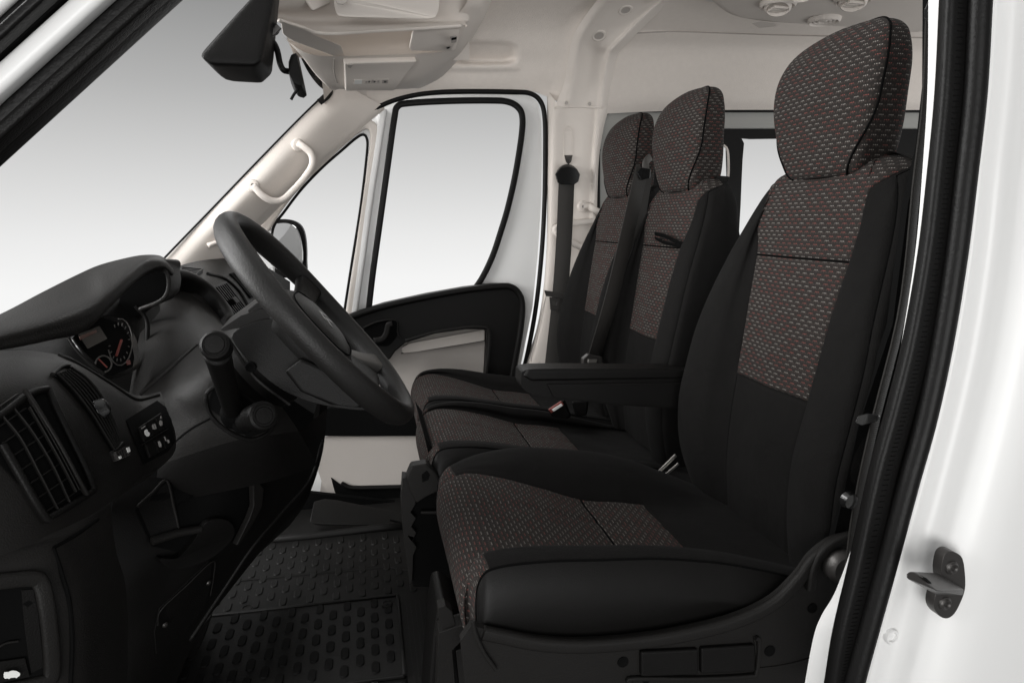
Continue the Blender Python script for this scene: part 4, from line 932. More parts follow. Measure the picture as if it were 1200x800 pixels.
# far pillar between door and rear
bp_ = patch([PL([(641, 105, 2.385), (646, 112, 2.35), (654, 122, 2.335), (665, 124, 2.34), (684, 124, 2.34), (697, 124, 2.34), (700, 124, 2.33), (710, 124, 2.33), (714, 126, 2.36)]),
             PL([(641, 150, 2.385), (645, 150, 2.35), (650, 150, 2.335), (664, 150, 2.34), (684, 150, 2.34), (696, 150, 2.34), (699, 150, 2.33), (704, 150, 2.33), (707, 152, 2.36)]),
             PL([(641, 200, 2.385), (644, 200, 2.35), (649, 200, 2.335), (664, 200, 2.34), (682, 200, 2.34), (692, 200, 2.34), (695, 200, 2.33), (699, 200, 2.33), (701, 200, 2.37)]),
             PL([(640, 300, 2.385), (641, 300, 2.35), (646, 300, 2.335), (662, 300, 2.34), (680, 300, 2.34), (690, 300, 2.34), (693, 300, 2.33), (697, 300, 2.33), (699, 300, 2.37)]),
             PL([(630, 380, 2.385), (632, 380, 2.35), (637, 380, 2.335), (655, 380, 2.34), (676, 380, 2.34), (688, 380, 2.34), (692, 380, 2.33), (696, 380, 2.33), (699, 380, 2.37)]),
             PL([(606, 455, 2.385), (611, 455, 2.35), (618, 455, 2.335), (640, 455, 2.34), (676, 455, 2.34), (688, 455, 2.34), (692, 455, 2.33), (696, 455, 2.33), (699, 455, 2.37)]),
             PL([(585, 560, 2.385), (590, 560, 2.35), (597, 560, 2.335), (625, 560, 2.34), (676, 560, 2.34), (688, 560, 2.34), (692, 560, 2.33), (696, 560, 2.33), (699, 560, 2.37)])], 5, 8)
bpo = mk('pillar_trim', [bp_], 'beige', vb, smooth=180)
PS = Surf(bp_)
mk('belt_slot', [plate([PS.hit(a, b, .001) for a, b in [(661, 153), (670, 153), (670, 192), (660, 192)]], -PS.n(665, 170), .002)], 'beige', bpo, bevel=.001)
mk('slot_edge', [tube([PS.hit(a, b, .002) for a, b in [(661, 192), (661, 153), (670, 153), (670, 192)]], .0009, n=40, seg=6)], 'beige', bpo)
mk('slot_slider', [hull([PS.hit(a, b, .002) for a, b in [(661, 182), (671, 182), (669, 190), (666, 193), (663, 190)]]+[PS.hit(a, b, .012) for a, b in [(663, 184), (669, 184), (666, 189)]])], 'steel', bpo)
mk('trim_joint', [tube([PS.hit(a, b, .000) for a, b in [(611, 428), (622, 425), (633, 424)]], .0012, n=10, seg=6)], 'beigegrey', bpo)
mk('pillar_step', [tube([PS.hit(a, b, .0) for a, b in [(650, 127), (660, 125.5), (684, 125), (706, 126)]], .005, n=20)], 'beige', bpo, smooth=180)
# rear side: grey metal, gasket and window
gp = PY([(698, 128), (1120, 128), (1120, 152), (762, 150), (758, 300), (760, 420), (690, 420)], 2.43)
mk('side_panel', [plate(gp, YA, .02)], 'greypanel', vb)
blk = PY([(752, 151), (1130, 151), (1130, 420), (752, 420)], 2.425)
win = spl_closed(PY([(872, 168), (880, 163), (1040, 163), (1048, 172), (1044, 300), (1036, 318), (880, 318), (866, 305), (868, 240)], 2.425), 3)
slot = PY([(836, 170), (852, 170), (853, 208), (849, 214), (838, 214)], 2.425)
mk('rear_window_frame', [plate(blk, YA, .012, holes=[win, slot])], 'rubber', vb)
mk('slot_trim', [tube(PY([(848, 170), (853, 178), (853.5, 206), (849, 214)], 2.415), .004, n=20)], 'beige', vb)
mk('rear_window', [plate(PY([(800, 155), (1100, 155), (1100, 400), (800, 400)], 2.445), YA, .004)], 'glass', vb)
mk('gasket', [tube(PY([(701, 260), (701, 160), (703, 142), (712, 132), (730, 129.5), (850, 129.5), (1130, 130)], 2.415), .0075, n=90)], 'rubber', vb, smooth=180)
mk('rear_panel_stud', [lathe(P(702.5, 176, Y=2.425), -YA, [(.002, .003), (.004, .002), (.005, 0)], 10)], 'deep', vb)
# rear lower wall behind the seats (dark)
mk('rear_lower_wall', [plate(PY([(690, 420), (1130, 420), (1130, 700), (600, 700), (600, 470)], 2.40), YA, .02)], 'deep', vb)
# windscreen pillar, far side
ap = patch([PL([(170, 330, 2.18), (200, 297, 2.20), (250, 245, 2.23), (300, 193, 2.26), (350, 142, 2.29), (384, 108, 2.31), (398, 92, 2.30)]),
            PL([(178, 345, 2.16), (225, 300, 2.20), (270, 252, 2.22), (315, 207, 2.25), (360, 163, 2.29), (396, 128, 2.32), (420, 108, 2.33)]),
            PL([(215, 350, 2.20), (255, 305, 2.25), (287, 268, 2.28), (330, 228, 2.30), (375, 184, 2.33), (412, 150, 2.365), (448, 124, 2.37)]),
            PL([(235, 350, 2.26), (268, 308, 2.31), (296, 275, 2.34), (337, 233, 2.36), (380, 190, 2.375), (418, 155, 2.385), (450, 129, 2.39)])], 6, 6)
apo = mk('windscreen_pillar_trim', [ap], 'beige', vb, smooth=180)
AS = Surf(ap)
mk('pillar_edge', [tube(PL([(160, 338, 2.17), (193, 302, 2.19), (250, 243, 2.23), (300, 191, 2.26), (350, 140, 2.29), (386, 105, 2.31)]), .003, n=30)], 'rubber', apo)
mk('windscreen_frit', [sweep(PL([(340, 40, 2.1), (352, 58, 2.15), (364, 82, 2.22), (376, 98, 2.28), (386, 105, 2.305), (384, 112, 2.30), (374, 120, 2.29)]), rrect(.010, .003, .003), YA, n=40)], 'rubber', apo)
mk('pillar_foot', [tube([AS.hit(a, b, -.001) for a, b in [(243, 288), (258, 282), (272, 272)]], .02, n=16, r2=.008)], 'beige', apo, smooth=180)
# corner between pillar and header
mk('header_corner', [patch([PL([(330, 30, 2.1), (352, 58, 2.16), (366, 84, 2.24), (386, 106, 2.31)]), PL([(360, 30, 2.1), (375, 55, 2.17), (390, 84, 2.25), (400, 105, 2.32)]), PL([(420, 30, 2.12), (425, 60, 2.22), (425, 85, 2.29), (430, 112, 2.35)])])], 'beige', vb, smooth=180)
# black seal all round the far door opening
seal = PY([(262, 300), (276, 285), (296, 262), (330, 226), (365, 190), (400, 158), (428, 135), (446, 124), (470, 115), (500, 109.5), (540, 107.5), (600, 108), (622, 110), (634, 120), (638.5, 140), (639, 180), (638, 240), (634.5, 300), (628, 360), (618, 415), (608, 455), (596, 520), (585, 590)], 2.375)
mk('door_seal', [tube(seal, .0085, n=160, ref=YA)], 'rubber', vb, smooth=180)
# near windscreen pillar
Yn = .60
def lin2(p, q, Y=Yn, e0=.6, e1=1.0):
    a, b = P(*p, Y=Y), P(*q, Y=Y); d = b-a
    return [a-d*e0, a+d*.0, a+d*.5, b, b+d*e1]
def band(x0, x1, lo0, lo1, Y, mat, name, bulge=.006, th=.02, par=None):
    # band between two image-diagonals, running along the pillar
    a0 = P(0, lo0, Y=Y); a1 = P(lo1, 0, Y=Y); b0 = P(0, x0, Y=Y); b1 = P(x1, 0, Y=Y)
    return a0, a1, b0, b1
def pillarstrip(name, l0, l1, u0, u1, mat, Y, dep, prof=None):
    """l*: far/lower line intercepts (0,y)/(x,0); u*: upper line"""
    la, lb = P(0, l0, Y=Y), P(l1, 0, Y=Y); ua, ub = P(0, u0, Y=Y), P(u1, 0, Y=Y)
    mid0, mid1 = (la+ua)/2, (lb+ub)/2; w = ((la-ua)-(lb-la).normalized()*((la-ua).dot((lb-la).normalized()))).length
    d = mid1-mid0
    return mk(name, [sweep([mid0-d*3.1, mid0, mid1, mid1+d*3.5], prof(w) if prof else rrect(w/2, dep, min(w*.35, dep*.9), 5), YA)], mat, vb, smooth=60)
pillarstrip('near_pillar_trim', 186, 204, 116, 128, 'rubber', .60, .020)
pillarstrip('near_pillar_seal', 172, 190, 150, 166, 'plastic', .580, .010)
pillarstrip('near_pillar_flange', 118, 131, 80, 88, 'white', .572, .010)
pillarstrip('near_door_seal', 82, 89, 20, 22, 'rubber', .575, .012)
pillarstrip('near_door_lip', 56, 61, 36, 39, 'rubber', .552, .008)
pillarstrip('near_outer_panel', 19, 21, -60, -66, 'white', .562, .006)
# near door pillar: trim, seals, white jamb
mk('door_pillar_trim', [plate(PY([(1089, -30), (1120, -30), (1094, 200), (1080, 300), (1050, 440), (1022, 560), (992, 690), (972, 720), (962, 742), (955, 700), (975, 640), (1006, 500), (1046, 380), (1064, 240), (1080, 170), (1088, 100)], .755), YA, .01)], 'deep', vb)
mk('jamb_inner', [patch([PL([(1088, -30, .68), (1087, 100, .68), (1081, 200, .68), (1072, 300, .68), (1053, 420, .68), (1030, 530, .68), (1005, 620, .68), (980, 690, .68), (962, 722, .68), (952, 752, .68), (938, 830, .68)]),
                         PL([(1120, -30, .64), (1116, 100, .64), (1106, 200, .64), (1094, 300, .64), (1080, 420, .64), (1056, 530, .64), (1032, 620, .64), (1012, 690, .64), (1000, 722, .64), (994, 752, .64), (984, 830, .64)])])], 'white', vb, smooth=180)
sA = [(1122, -40), (1120, 0), (1114, 110), (1104, 210), (1093, 300), (1075, 400), (1055, 480), (1033, 560), (1011, 660), (992, 740), (982, 800), (972, 860)]
sB = [(1150, -40), (1147, 0), (1141, 110), (1130, 210), (1119, 300), (1103, 400), (1084, 490), (1062, 570), (1038, 660), (1016, 740), (1000, 800), (988, 860)]
mk('door_seal', [sweep(PY(sA, .615), rrect(.0145, .009, .006, 4), YA, n=90)], 'rubber', vb, smooth=60)
mk('door_seal_bulb', [sweep(PY(sB, .603), circ(.0105, 16, .013), YA, n=90)], 'rubber', vb, smooth=180)
rib = [strip([p, q], .0009, .0012, YA) for p, q in []]
sAp = spl(PY(sA, .6055), 170)
mk('seal_ribs', [tube([p+XA*.004, p+XA*.0105], .0004, seg=5) for p in sAp], 'rubber', vb)
def jcol(dx, Y): 
    return [P(a+dx+(0), b, Y=Y) for a, b in [(1160, -40), (1158, 0), (1150, 110), (1138, 210), (1128, 300), (1112, 400), (1092, 490), (1071, 570), (1046, 660), (1025, 740), (1009, 800), (996, 860)]]
jam = [[jcol(dx, Y)[k] for dx, Y in ((-14, .63), (2, .618), (12, .612), (26, .612), (42, .604), (64, .590), (100, .575), (150, .57), (260, .575))] for k in range(12)]
jm = patch(jam, 6, 6)
mk('door_jamb', [jm], 'white', vb, smooth=180)
JS = Surf(jm)
mk('jamb_plug', [lathe(JS.hit(1043, 744), JS.n(1043, 744), [(.0055, .0012), (.0062, .0042), (.0080, .0045), (.0092, .0030), (.0094, -.002)], 28)], 'white', vb, smooth=60)
# striker
sk_ = JS.hit(1128, 700)-YA*.004; jn = -YA
stp = PY([(1106, 652), (1112, 646), (1120, 647), (1128, 654), (1131, 672), (1131, 690), (1126, 705), (1119, 718), (1111, 724), (1102, 722), (1095, 712), (1096, 698), (1104, 684), (1103, 668)], sk_.y-.001)
skp = mk('door_striker', [plate(spl_closed(stp, 3), YA, .012)], 'steel', vb, bevel=.0015)
Ys = sk_.y
mk('striker_bar', [hull(PL([(1100, 671, Ys-.004), (1130, 690, Ys-.004), (1129, 697, Ys-.004), (1098, 697, Ys-.004), (1062, 672, Ys-.05), (1066, 669, Ys-.05), (1072, 670, Ys-.05), (1098, 692, Ys-.05), (1062, 677, Ys-.05)]))], 'steel', skp, bevel=.0022, seg=3)
mk('striker_slot', [hull(PL([(1078, 673, Ys-.0525), (1097, 683, Ys-.03), (1100, 688, Ys-.03), (1088, 682, Ys-.0525)]))], 'deep', skp)
for a, b in ((1116, 665), (1108, 707)):
    mk('rivet', [lathe(P(a, b, Y=Ys-.002), -YA, [(.0022, .0005), (.0028, .002), (.0050, .0028), (.0062, .001), (.0075, .0005), (.008, -.001)], 22)], 'steel', skp, smooth=50)

# =================================================================== FAR DOOR
pd = thing('passenger_door', 'far white passenger door with black armrest panel and beige lining', 'door', P(520, 600, Y=2.42))
dout = PY([(250, 330), (262, 300), (296, 264), (330, 228), (365, 192), (400, 160), (428, 137), (446, 126), (470, 117.5), (500, 112), (540, 110), (600, 110), (620, 113), (630, 121), (634, 140), (635, 180), (634, 240), (630, 300), (624, 360), (613, 415), (602, 465), (580, 600), (330, 600), (320, 400)], 2.41)
w1 = PY([(462, 124), (480, 120.5), (527, 117), (575, 116.5), (597, 118), (610, 124), (615, 136), (614, 160), (606, 205), (597, 245), (588, 275), (580, 300), (571, 320), (562, 334), (555, 350), (500, 375), (430, 380), (428, 366), (444, 250)], 2.41)
w2 = PY([(322, 345), (318, 290), (318, 262), (333, 240), (352, 216), (375, 193), (400, 172), (416, 159), (426, 155), (432, 160), (432, 176), (424, 240), (414, 310), (404, 372), (380, 380), (340, 370)], 2.41)
mk('frame', [plate(dout, YA, .045, holes=[w1, w2])], 'white', pd)
# rounded white pillar face and beige quarter-light trim
mk('window_post', [sweep(PY([(449, 128), (441, 180), (432, 240), (424, 300), (414, 372)], 2.402), rrect(.013, .010, .009, 4), YA, n=30)], 'white', pd, smooth=60)
mk('quarter_light_trim', [sweep(PY([(310, 268), (326, 243), (350, 213), (380, 184), (404, 162), (420, 149), (431, 146), (438, 152), (439, 170), (432, 225), (421, 300), (410, 372)], 2.402), rrect(.016, .009, .008, 4), YA, n=90)], 'beige', pd, smooth=60)
mk('window_gasket', [sweep(PY([(431, 372), (437, 320), (446, 255), (455, 190), (462, 140), (466, 125), (480, 121), (527, 118.5), (575, 118), (595, 119.5), (607, 126), (612, 137), (611, 160), (604, 204), (595, 244), (586, 274), (578, 298), (568, 320), (558, 336), (545, 350)], 2.40), rrect(.0105, .008, .006, 4), YA, n=160)], 'rubber', pd, smooth=60)
mk('quarter_gasket', [tube(PY([(318, 300), (320, 268), (334, 247), (354, 221), (378, 196), (402, 175), (416, 163), (425, 158), (430, 163), (430, 180), (423, 240), (412, 310), (403, 368)], 2.412), .0045, n=90)], 'rubber', pd, smooth=180)
mk('window_pane', [plate(PY([(425, 385), (460, 112), (620, 112), (620, 160), (560, 360)], 2.44), YA, .004)], 'glass', pd)
mk('window_pane', [plate(PY([(312, 390), (312, 260), (350, 210), (400, 165), (434, 150), (434, 200), (404, 385)], 2.44), YA, .004)], 'glass', pd)
# card
mk('door_card', [patch([PL([(405, 372, 2.40), (470, 362, 2.40), (560, 345, 2.40), (612, 345, 2.40)]), PL([(400, 430, 2.39), (470, 425, 2.39), (560, 415, 2.39), (607, 420, 2.39)]), PL([(385, 500, 2.39), (460, 500, 2.39), (560, 500, 2.39), (596, 500, 2.39)]), PL([(370, 620, 2.37), (440, 620, 2.37), (540, 620, 2.37), (580, 620, 2.37)])])], 'beigegrey', pd, smooth=180)
arm = PY([(340, 396), (380, 384), (413, 368), (450, 356), (500, 345), (545, 337), (580, 333), (600, 333), (610, 340), (615, 355), (614, 375), (609, 410), (601, 450), (592, 500), (564, 500), (569, 440), (571, 400), (570, 386), (545, 386), (510, 391), (475, 402), (463, 412), (457, 421), (430, 424), (380, 430), (330, 420)], 2.34)
ac = mk('armrest_panel', [plate(arm, YA, .06)], 'plastic', pd, bevel=.014, seg=4)
mk('panel_top', [sweep(PY([(380, 386), (413, 371), (450, 359), (500, 348), (545, 340), (580, 336), (598, 336), (608, 344), (612, 358), (610, 385), (604, 420), (596, 465)], 2.34), rrect(.011, .012, .010, 4), YA, n=80)], 'plastic', ac, smooth=180)
mk('panel_shelf_edge', [sweep(PY([(475, 399), (510, 389), (545, 383.5), (566, 383), (573, 388), (573, 410), (568, 450)], 2.335), rrect(.005, .006, .004, 4), YA, n=60)], 'plastic2', ac, smooth=180)
mk('handle_recess_shade', [plate(spl_closed(PY([(424, 388), (440, 378), (460, 376), (467, 380), (466, 392), (455, 405), (436, 404), (426, 398)], 2.337), 3), YA, .01)], 'deep', ac, bevel=.002)  # black plate on the armrest panel, standing in for shade in the recess
mk('door_handle', [sweep(PY([(438, 399), (448, 397), (453, 390), (455, 381), (460, 379)], 2.325), rrect(.010, .007, .006, 4), YA, n=20)], 'plastic2', ac, smooth=180)
mk('recess_rim', [tube(PY([(426, 384), (442, 377), (460, 374.5), (466, 378), (466, 390), (470, 396)], 2.334), .003, n=30)], 'plastic2', ac)
mk('lining_ledge', [hull(PY([(470, 408), (480, 402), (568, 386), (568, 399), (490, 412), (472, 414)], 2.375)+PY([(472, 404), (568, 388)], 2.40))], 'beige', pd, bevel=.003)
mk('lining_seam', [tube(PY([(470, 414), (500, 410), (568, 399)], 2.378), .0015, n=12)], 'deep', pd)
mk('lower_band', [plate(PY([(372, 478), (500, 478), (500, 511), (372, 511)], 2.33), YA, .05)], 'deep', pd, bevel=.006)
mk('door_pocket', [patch([PL([(378, 511, 2.34), (430, 511, 2.34), (510, 510, 2.34)]), PL([(372, 545, 2.33), (430, 545, 2.33), (510, 545, 2.33)]), PL([(385, 585, 2.32), (430, 578, 2.32), (510, 575, 2.32)])])], 'beigegrey', pd, smooth=180)
mk('pocket_lip', [tube(PY([(400, 566), (412, 571), (440, 571), (478, 570)], 2.315), .008, n=20)], 'plastic', pd)
mk('lower_trim', [plate(PY([(388, 560), (405, 572), (485, 572), (485, 605), (400, 605)], 2.318), YA, .04)], 'deep', pd)
mk('door_backing', [plate(PY([(300, 455), (560, 455), (545, 640), (300, 640)], 2.445), YA, .01)], 'deep', pd)  # dark backing plate, added to cover bright gaps under the door card
# outside mirror on the far door
dm = mk('door_mirror', [plate(spl_closed(PY([(321, 262), (326, 257), (342, 258), (353, 265), (358, 280), (359, 305), (356, 322), (324, 324), (319, 300)], 2.62), 4), YA, .05)], 'plastic', pd, bevel=.008)
mk('mirror_glass', [plate(spl_closed(PL([(321, 266, 2.61), (326, 262, 2.606), (338, 262, 2.597), (347, 268, 2.59), (352, 282, 2.585), (354, 300, 2.584), (350, 312, 2.587), (322, 314, 2.609)]), 4), V((.5, .85, 0)), .006)], 'mirror', dm)

# =================================================================== HANDLES
def handle(name, label, pts, S, feet, r, par=None, group='pale grab handles'):
    h = thing(name, label, 'handle', S.hit(*feet[0]), group)
    mk('grip', [sweep([S.hit(a, b, o) for a, b, o in pts], rrect(r*.82, r*1.0, r*.7, 5), V((.1, -1, .1)), n=50)], 'beige', h, smooth=180)
    for (a, b) in feet:
        n_ = S.n(a, b); c = S.hit(a, b)
        f = mk('mount', [lathe(c, n_, [(r*1.6, -.003), (r*1.55, .006), (r*1.3, .009), (r*.6, .0095), (.0005, .0095)], 24)], 'beige', h, smooth=60)
        mk('screw_cap', [lathe(c+n_*.0097, n_, [(.0055, 0), (.005, .0015), (.001, .002)], 16)], 'grey', f)
    return h
handle('grab_handle', 'pale curved grab handle screwed to the far windscreen pillar', [(297, 218, .008), (303, 226, .022), (312, 229, .038), (322, 226, .045), (336, 214, .045), (349, 200, .045), (357, 188, .045), (358, 178, .035), (353, 172, .020), (349, 169, .008)], AS, [(296.5, 218), (349, 170)], .0125)
h2 = handle('grab_handle', 'short pale grab handle behind the farthest headrest, on the far pillar', [(683, 242, .008), (690, 242, .016), (696, 246, .025), (699, 256, .03), (700, 275, .03), (696, 300, .03)], PS, [(683, 242)], .013)

# =================================================================== OVERHEAD CONSOLE
oc = thing('overhead_console', 'beige overhead shelf with open slot above the windscreen', 'console', P(450, 80, Y=2.0))
up_ = patch([PL([(318, -60, 1.35), (400, -60, 1.5), (500, -60, 1.62), (550, -60, 1.68), (575, -60, 1.74)]),
             PL([(311, 5, 1.42), (380, 0, 1.56), (470, 0, 1.68), (535, 0, 1.76), (556, 0, 1.80)]),
             PL([(304, 13, 1.44), (352, 20, 1.58), (440, 22, 1.70), (540, 24, 1.80), (550, 20, 1.85)]),
             PL([(318, 20, 1.45), (362, 31, 1.58), (440, 30, 1.66), (535, 26, 1.76), (546, 26, 1.80)]),
             PL([(328, 25, 1.46), (380, 38.5, 1.58), (440, 36, 1.65), (540, 30, 1.74), (545, 32, 1.79)])], 8, 6)
mk('upper_shell', [up_], 'beige', oc, smooth=180)
mk('shelf_lip', [sweep(PL([(327, 24, 1.455), (352, 32, 1.53), (380, 39.5, 1.58), (440, 36.5, 1.65), (500, 33, 1.70), (541, 30.5, 1.74)]), rrect(.004, .0035, .003, 3), V((0, 1, .6)), n=40)], 'beige', oc, smooth=180)
mk('slot_back', [patch([PL([(325, 16, 1.62), (380, 24, 1.74), (440, 24, 1.84), (550, 20, 1.95)]), PL([(335, 42, 1.74), (390, 52, 1.88), (440, 52, 1.96), (550, 48, 2.02)]), PL([(345, 66, 1.78), (385, 76, 1.90), (440, 76, 1.98), (550, 70, 2.04)])])], 'beige', oc, smooth=180)
0 and mk('slot_floor', [hull(PL([(341, 48, 1.60), (356, 42, 1.70), (402, 51, 1.78), (480, 55, 1.86), (505, 61, 1.80), (500, 64, 1.75), (384, 67, 1.64), (345, 52, 1.6), (345, 56, 1.70)]))], 'beige', oc, bevel=.003)
mk('slot_end', [plate(PL([(328, 25, 1.46), (333, 26, 1.46), (346, 49, 1.58), (340, 47, 1.58), (331, 40, 1.52)]), V((.35, 1, .1)), .30)], 'beige', oc, bevel=.002)  # end wall, deepened to put the shelf slot in shade
lsh = patch([PL([(326, 40, 1.72), (356, 61, 1.76), (385, 66, 1.78), (440, 65, 1.82), (500, 62.5, 1.87), (535, 58, 1.92)]),
                          PL([(340, 50, 1.74), (364, 76, 1.82), (390, 80, 1.84), (440, 79, 1.87), (495, 78, 1.92), (524, 73, 1.98)]),
                          PL([(350, 58, 1.78), (374, 92, 1.89), (392, 97, 1.91), (440, 97, 1.93), (486, 95, 1.98), (510, 88, 2.05)]),
                          PL([(352, 62, 1.84), (385, 102, 1.98), (395, 104, 2.0), (440, 104.5, 2.01), (482, 103.5, 2.07), (500, 98, 2.13)]),
                          PL([(356, 62, 1.95), (388, 103, 2.10), (400, 104, 2.12), (440, 104, 2.14), (480, 103, 2.17), (498, 98, 2.2)])], 8, 8)
mk('lower_shell', [lsh], 'beige', oc, smooth=180)
SH = Surf(lsh)
mk('side_flank', [patch([PL([(553, -40, 1.72), (575, -40, 1.80), (590, -40, 1.88), (600, -40, 2.05)]),
                         PL([(548, 0, 1.76), (560, 0, 1.79), (570, 0, 1.84), (577, 0, 1.98)]),
                         PL([(535, 20, 1.80), (551, 20, 1.83), (562, 20, 1.88), (568, 20, 2.0)]),
                         PL([(532, 40, 1.86), (543, 40, 1.875), (551, 40, 1.93), (557, 40, 2.06)]),
                         PL([(524, 58, 1.92), (534, 58, 1.925), (541, 58, 1.98), (545, 58, 2.11)]),
                         PL([(505, 76, 1.985), (518, 76, 1.985), (526, 76, 2.05), (532, 76, 2.16)]),
                         PL([(484, 92, 2.02), (500, 92, 2.03), (510, 92, 2.10), (515, 92, 2.2)]),
                         PL([(460, 104, 2.07), (476, 104, 2.08), (486, 104, 2.13), (492, 104, 2.22)])], 8, 8)], 'beige', oc, smooth=180)
fl = mk('compartment_lid', [hull(PL([(483, 36, 1.715), (540, 33, 1.75), (539, 40, 1.765), (530, 59, 1.82), (481, 60, 1.78), (479, 57, 1.77), (484, 38, 1.78), (533, 60, 1.88), (539, 38, 1.82)]))], 'beige', oc, bevel=.006, seg=3)
mk('lid_lock', [hull(PL([(527, 43, 1.745), (534, 41.5, 1.75), (536, 43, 1.75), (535, 50, 1.77), (529, 51, 1.77), (528, 47, 1.755), (530, 46, 1.78)])), hull(PL([(522, 55, 1.785), (527, 53.5, 1.785), (529, 55, 1.79), (526, 58, 1.80), (523, 58, 1.80), (525, 56, 1.82)]))], 'beigegrey', fl, bevel=.001)
mk('lock_slot', [hull(PL([(529, 45, 1.738), (535, 43.5, 1.742), (535, 46.5, 1.75), (529, 47.5, 1.746), (532, 46, 1.76)])), hull(PL([(523.5, 56, 1.78), (527, 55, 1.78), (527, 56.5, 1.785), (524, 57.5, 1.785), (525, 56, 1.80)]))], 'deep', fl)
def vzq(o): return SH.skin(((404, 101), (461, 101), (487, 67), (402, 69)), o, 14)
vgo, vgi = vzq(.013), vzq(.0)
nv = 15; per = [i for i in range(nv)]+[nv*(k+1)+nv-1 for k in range(nv-1)]+[nv*(nv-1)+i for i in range(nv-2, -1, -1)]+[nv*k for k in range(nv-2, 0, -1)]
rimf = [(per[i], per[(i+1) % len(per)], per[(i+1) % len(per)]+nv*nv, per[i]+nv*nv) for i in range(len(per))]
vz = mk('visor_flap', [(vgo[0]+vgi[0], vgo[1]+rimf, None)], 'beige', oc, smooth=60, bevel=.004, seg=3)
vzs = Surf(vgo)
lb = vzs.quad((414.5, 98), (455.5, 97.5), (456, 92.5), (415, 93), off=.0005)
lab = mk('warning_label', [lb.box(0, 1, 0, 1, 0, .001)], 'beige', vz)
mk('label_patch', [lb.box(.02, .22, .05, .95, .001, .0016)], 'icon', lab)
mk('label_print', [lb.box(.32+k*.085, .38+k*.085, .3+.2*(k % 2), .62+.15*(k % 3), .001, .0016) for k in range(5)]+[lb.box(.30, .74, .12, .18, .001, .0016), lb.box(.8, .97, .1, .9, .001, .0016)], 'beigegrey', lab)
mk('label_symbol', [lb.box(.85, .92, .3, .7, .0017, .0022), lb.box(.40, .44, .35, .75, .0017, .0022), lb.box(.55, .60, .35, .75, .0017, .0022)], 'grey', lab)
mk('visor_clip', [hull([SH.hit(a, b, .016) for a, b in [(405, 69), (412, 69), (409, 73), (406, 72)]]+[SH.hit(408, 70, .0)])], 'beigegrey', vz)
vj = [P(a, b, Y=1.955) for a, b in [(391, 68), (391, 84), (395, 98)]]
mk('shell_joint', [tube(SH.path([(391, 69), (391.5, 84), (395, 97)], .001), .0015, n=14)], 'beigegrey', oc)
# visor hanging at the top of the frame
v0 = thing('sun_visor', 'pale folded sun visor at the top edge, above the overhead shelf slot', 'sun visor', P(450, 10, Y=1.55))
mk('visor_board', [plate(spl_closed(PL([(388, -30, 1.50), (391, 0, 1.53), (394, 15, 1.55), (402, 19.5, 1.555), (440, 21, 1.57), (500, 22, 1.60), (512, 17, 1.61), (515, 0, 1.60), (516, -30, 1.58), (450, -34, 1.54)]), 4), V((.05, .6, .5)), .022)], 'beige', v0, bevel=.006, seg=3)
mk('visor_mount', [hull(PL([(392, -4, 1.50), (401, -4, 1.50), (407, 3, 1.50), (402, 6, 1.50), (394, 5, 1.50), (398, 0, 1.54)]))], 'beigegrey', v0, bevel=.002)
mk('bracket_block', [hull(PL([(350, -10, 1.50), (385, -14, 1.56), (388, 4, 1.58), (366, 14, 1.53), (364, 14, 1.62), (388, 6, 1.66)]))], 'beige', oc, bevel=.006, seg=3)

# =================================================================== MIRRORS
rm = thing('rearview_mirror', 'large black rearview mirror housing at the top of the windscreen', 'mirror', P(275, 60, Y=1.36))
mk('housing', [hull(PL([(234, 66, 1.30), (238, 60, 1.32), (246, 75, 1.30), (298, 77, 1.30), (306, 71, 1.30), (310, 44, 1.31), (300, 10, 1.34), (324, -20, 1.34), (310, -20, 1.34), (262, 94, 1.37), (273, 97, 1.38), (307, 99, 1.38), (319, 88, 1.38), (320, 77, 1.38), (313, 44, 1.40), (330, -20, 1.42)]))], M['plastic'], rm, remesh=.003, smit=14)
mk('mirror_foot', [hull(PL([(300, 20, 1.34), (316, 18, 1.34), (329, 34, 1.36), (326, 42, 1.36), (314, 44, 1.36), (302, 40, 1.36), (308, 20, 1.44), (328, 36, 1.44)]))], 'plastic', rm, bevel=.005, seg=3)
mk('mirror_stem', [hull(PL([(296, -20, 1.36), (316, -20, 1.36), (312, 8, 1.36), (300, 14, 1.36), (300, -20, 1.42), (322, -20, 1.42), (314, 10, 1.42)]))], 'deep', rm, bevel=.003)
mk('foot_ring', [sweep(PL([(317, 40, 1.355), (322, 36, 1.355), (327, 31, 1.355)]), rrect(.006, .003, .002), V((0, 1, 0)), n=8)], 'steel', rm)
cm = thing('child_mirror', 'small black observation mirror on a bent stalk beside the rearview mirror', 'mirror', P(350, 110, Y=1.40))
mk('stalk', [tube(PL([(313, 47, 1.36), (320, 50, 1.37), (325, 60, 1.38), (328, 74, 1.39), (332, 82, 1.39), (338, 84, 1.40)]), .0055, n=40, seg=14)], 'plastic', cm, smooth=180)
mk('housing', [hull(PL([(338, 72, 1.39), (341, 64, 1.39), (347, 62, 1.39), (351, 78, 1.39), (356, 97, 1.39), (353, 101, 1.38), (344, 98, 1.38), (338, 85, 1.38), (341, 98, 1.42), (345, 108, 1.43), (350, 114, 1.43), (356, 116, 1.43), (360, 113, 1.42), (350, 66, 1.43)]))], 'plastic', cm, remesh=.0016, smit=6)
mk('tab', [tube(PL([(350, 104, 1.40), (345, 110, 1.40), (341, 117, 1.40)]), .0028, n=8)], 'plastic', cm)

